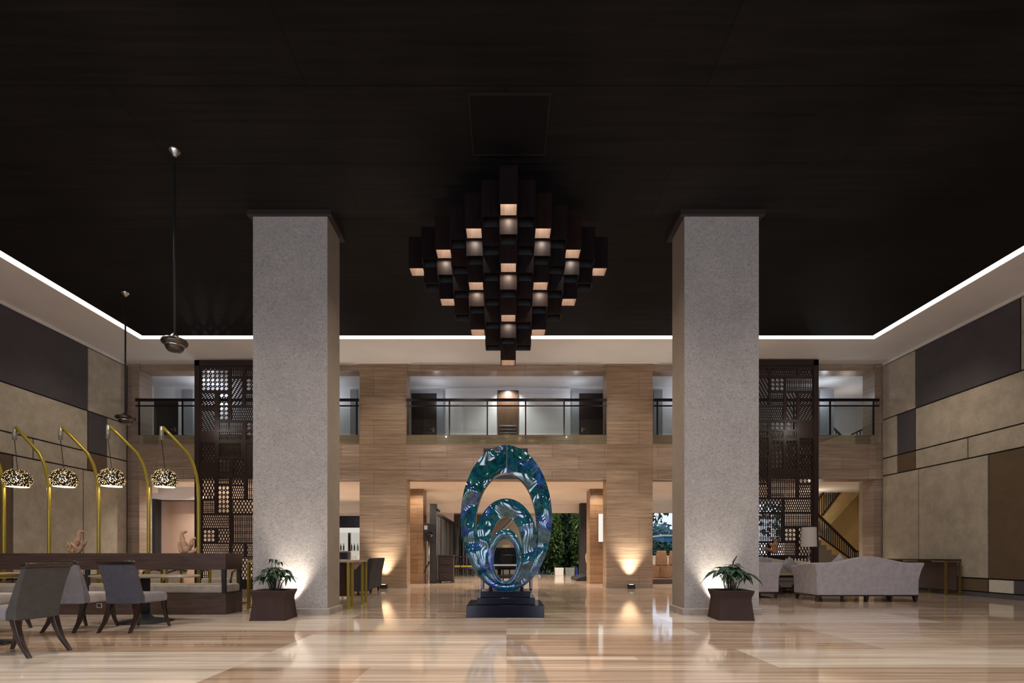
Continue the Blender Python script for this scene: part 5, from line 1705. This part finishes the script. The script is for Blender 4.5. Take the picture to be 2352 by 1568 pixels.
# newel rail on the gallery, glimpsed through the balustrade
t = thing('gallery_stair_rail', 'short black stair rail rising onto the gallery by the right opening', 'stair rail', (0, 17.6, 4.25))
mb = MB(); mb.bar((X(1912, 17.6), 0, Z(980, 17.6) - 4.25), (X(1932, 17.6), 0, Z(1000, 17.6) - 4.25), .05); mb.build('handrail', BLACK_M, parent=t); mb = MB(); mb.bar((X(1955, 17.6), 0, Z(998, 17.6) - 4.25), (X(1981, 17.6), 0, Z(986, 17.6) - 4.25), .05)
mb.build('handrail', BLACK_M, parent=t)
for px_, py_ in ((1914, 982), (1920, 988), (1926, 994), (1960, 996), (1968, 992), (1976, 989)):
    mb = MB(); mb.box(X(px_, 17.6) - .012, X(px_, 17.6) + .012, -.012, .012, 0, Z(py_, 17.6) - 4.25); mb.build('baluster', BLACK_M, parent=t)

# ================================================================== LIGHTS OVER THE HALL (unseen, without fixtures)
for (x_, tx) in ((-6.4, -6.4), (-3.6, -3.6), (-1.2, -1.2), (1.2, 1.2), (3.6, 3.6), (6.4, 6.4)):
    lamp('facade_spot', 'SPOT', (x_, 11.6, ZC - .02), 165, (1.0, 0.83, 0.66), .06, target=(tx, D0 + .2, 2.6), spot=radians(75), blend=.8)
for sx in (-1, 1):
    lamp('wall_wash', 'SPOT', (sx * 8.6, 11.5, ZC - .02), 165 if sx < 0 else 250, (1.0, .86, .72), .08, target=(sx * 11.1, 12.6, 2.0), spot=radians(85), blend=.9)
for (x_, y_, e_) in ((-6.0, 2.5, 260), (0.0, 2.0, 260), (6.0, 2.5, 260), (-6.5, 7.5, 200), (6.5, 7.5, 200), (0, 10.8, 200), (-1.8, 5.6, 120), (1.8, 5.6, 120)):  # unseen spots added to brighten the hall floor
    lamp('hall_fill_spot', 'SPOT', (x_, y_, ZC - .02), e_ * 2.7, (1.0, .90, .78), .10, target=(x_, y_ + .01, 0), spot=radians(125), blend=.7)
lamp('dining_pool', 'SPOT', (-5.0, 7.6, ZC - .02), 160, (1.0, .86, .70), .10, target=(-4.6, 7.0, 0), spot=radians(50), blend=.7)

for x_ in (-8.5, -5.6, -1.9, 1.9, 5.6, 8.5):  # unseen point fills added to brighten the rear soffit
    lamp('soffit_fill', 'POINT', (x_, 13.6, 4.7), 12, (1.0, .88, .74), 0.0)

# ================================================================== WORLD
w = bpy.data.worlds.new('World')
scene.world = w
w.use_nodes = True
nt = w.node_tree
nt.nodes.clear()
out = nt.nodes.new('ShaderNodeOutputWorld')
bg = nt.nodes.new('ShaderNodeBackground')
tc = nt.nodes.new('ShaderNodeTexCoord')
sp = nt.nodes.new('ShaderNodeSeparateXYZ')
rp = nt.nodes.new('ShaderNodeValToRGB')
rp.color_ramp.elements[0].color = (0.72, 0.78, 0.92, 1)
rp.color_ramp.elements[1].color = (0.30, 0.42, 0.70, 1)
nt.links.new(tc.outputs['Generated'], sp.inputs[0])
nt.links.new(sp.outputs[2], rp.inputs[0])
nt.links.new(rp.outputs[0], bg.inputs[0])
bg.inputs[1].default_value = 1.25
nt.links.new(bg.outputs[0], out.inputs[0])

# ================================================================== CAMERA + VIEW
cam = bpy.data.cameras.new('Camera')
co = bpy.data.objects.new('Camera', cam)
COL.objects.link(co)
co.location = (0, 0, CAMZ)
co.rotation_euler = (radians(90), 0, 0)
cam.sensor_width = 36
cam.lens = 36 * F / 2352
cam.shift_x = (1176 - CX) / 2352
cam.shift_y = (HY - 784) / 2352
cam.clip_start = .05
cam.clip_end = 300
scene.camera = co
scene.view_settings.view_transform = 'Standard'
scene.view_settings.look = 'None'
scene.view_settings.exposure = 0
scene.view_settings.gamma = 1
scene.cycles.max_bounces = 8
scene.cycles.diffuse_bounces = 4
scene.cycles.glossy_bounces = 4
scene.cycles.transparent_max_bounces = 12
scene.cycles.sample_clamp_indirect = 6
scene.cycles.use_denoising = True
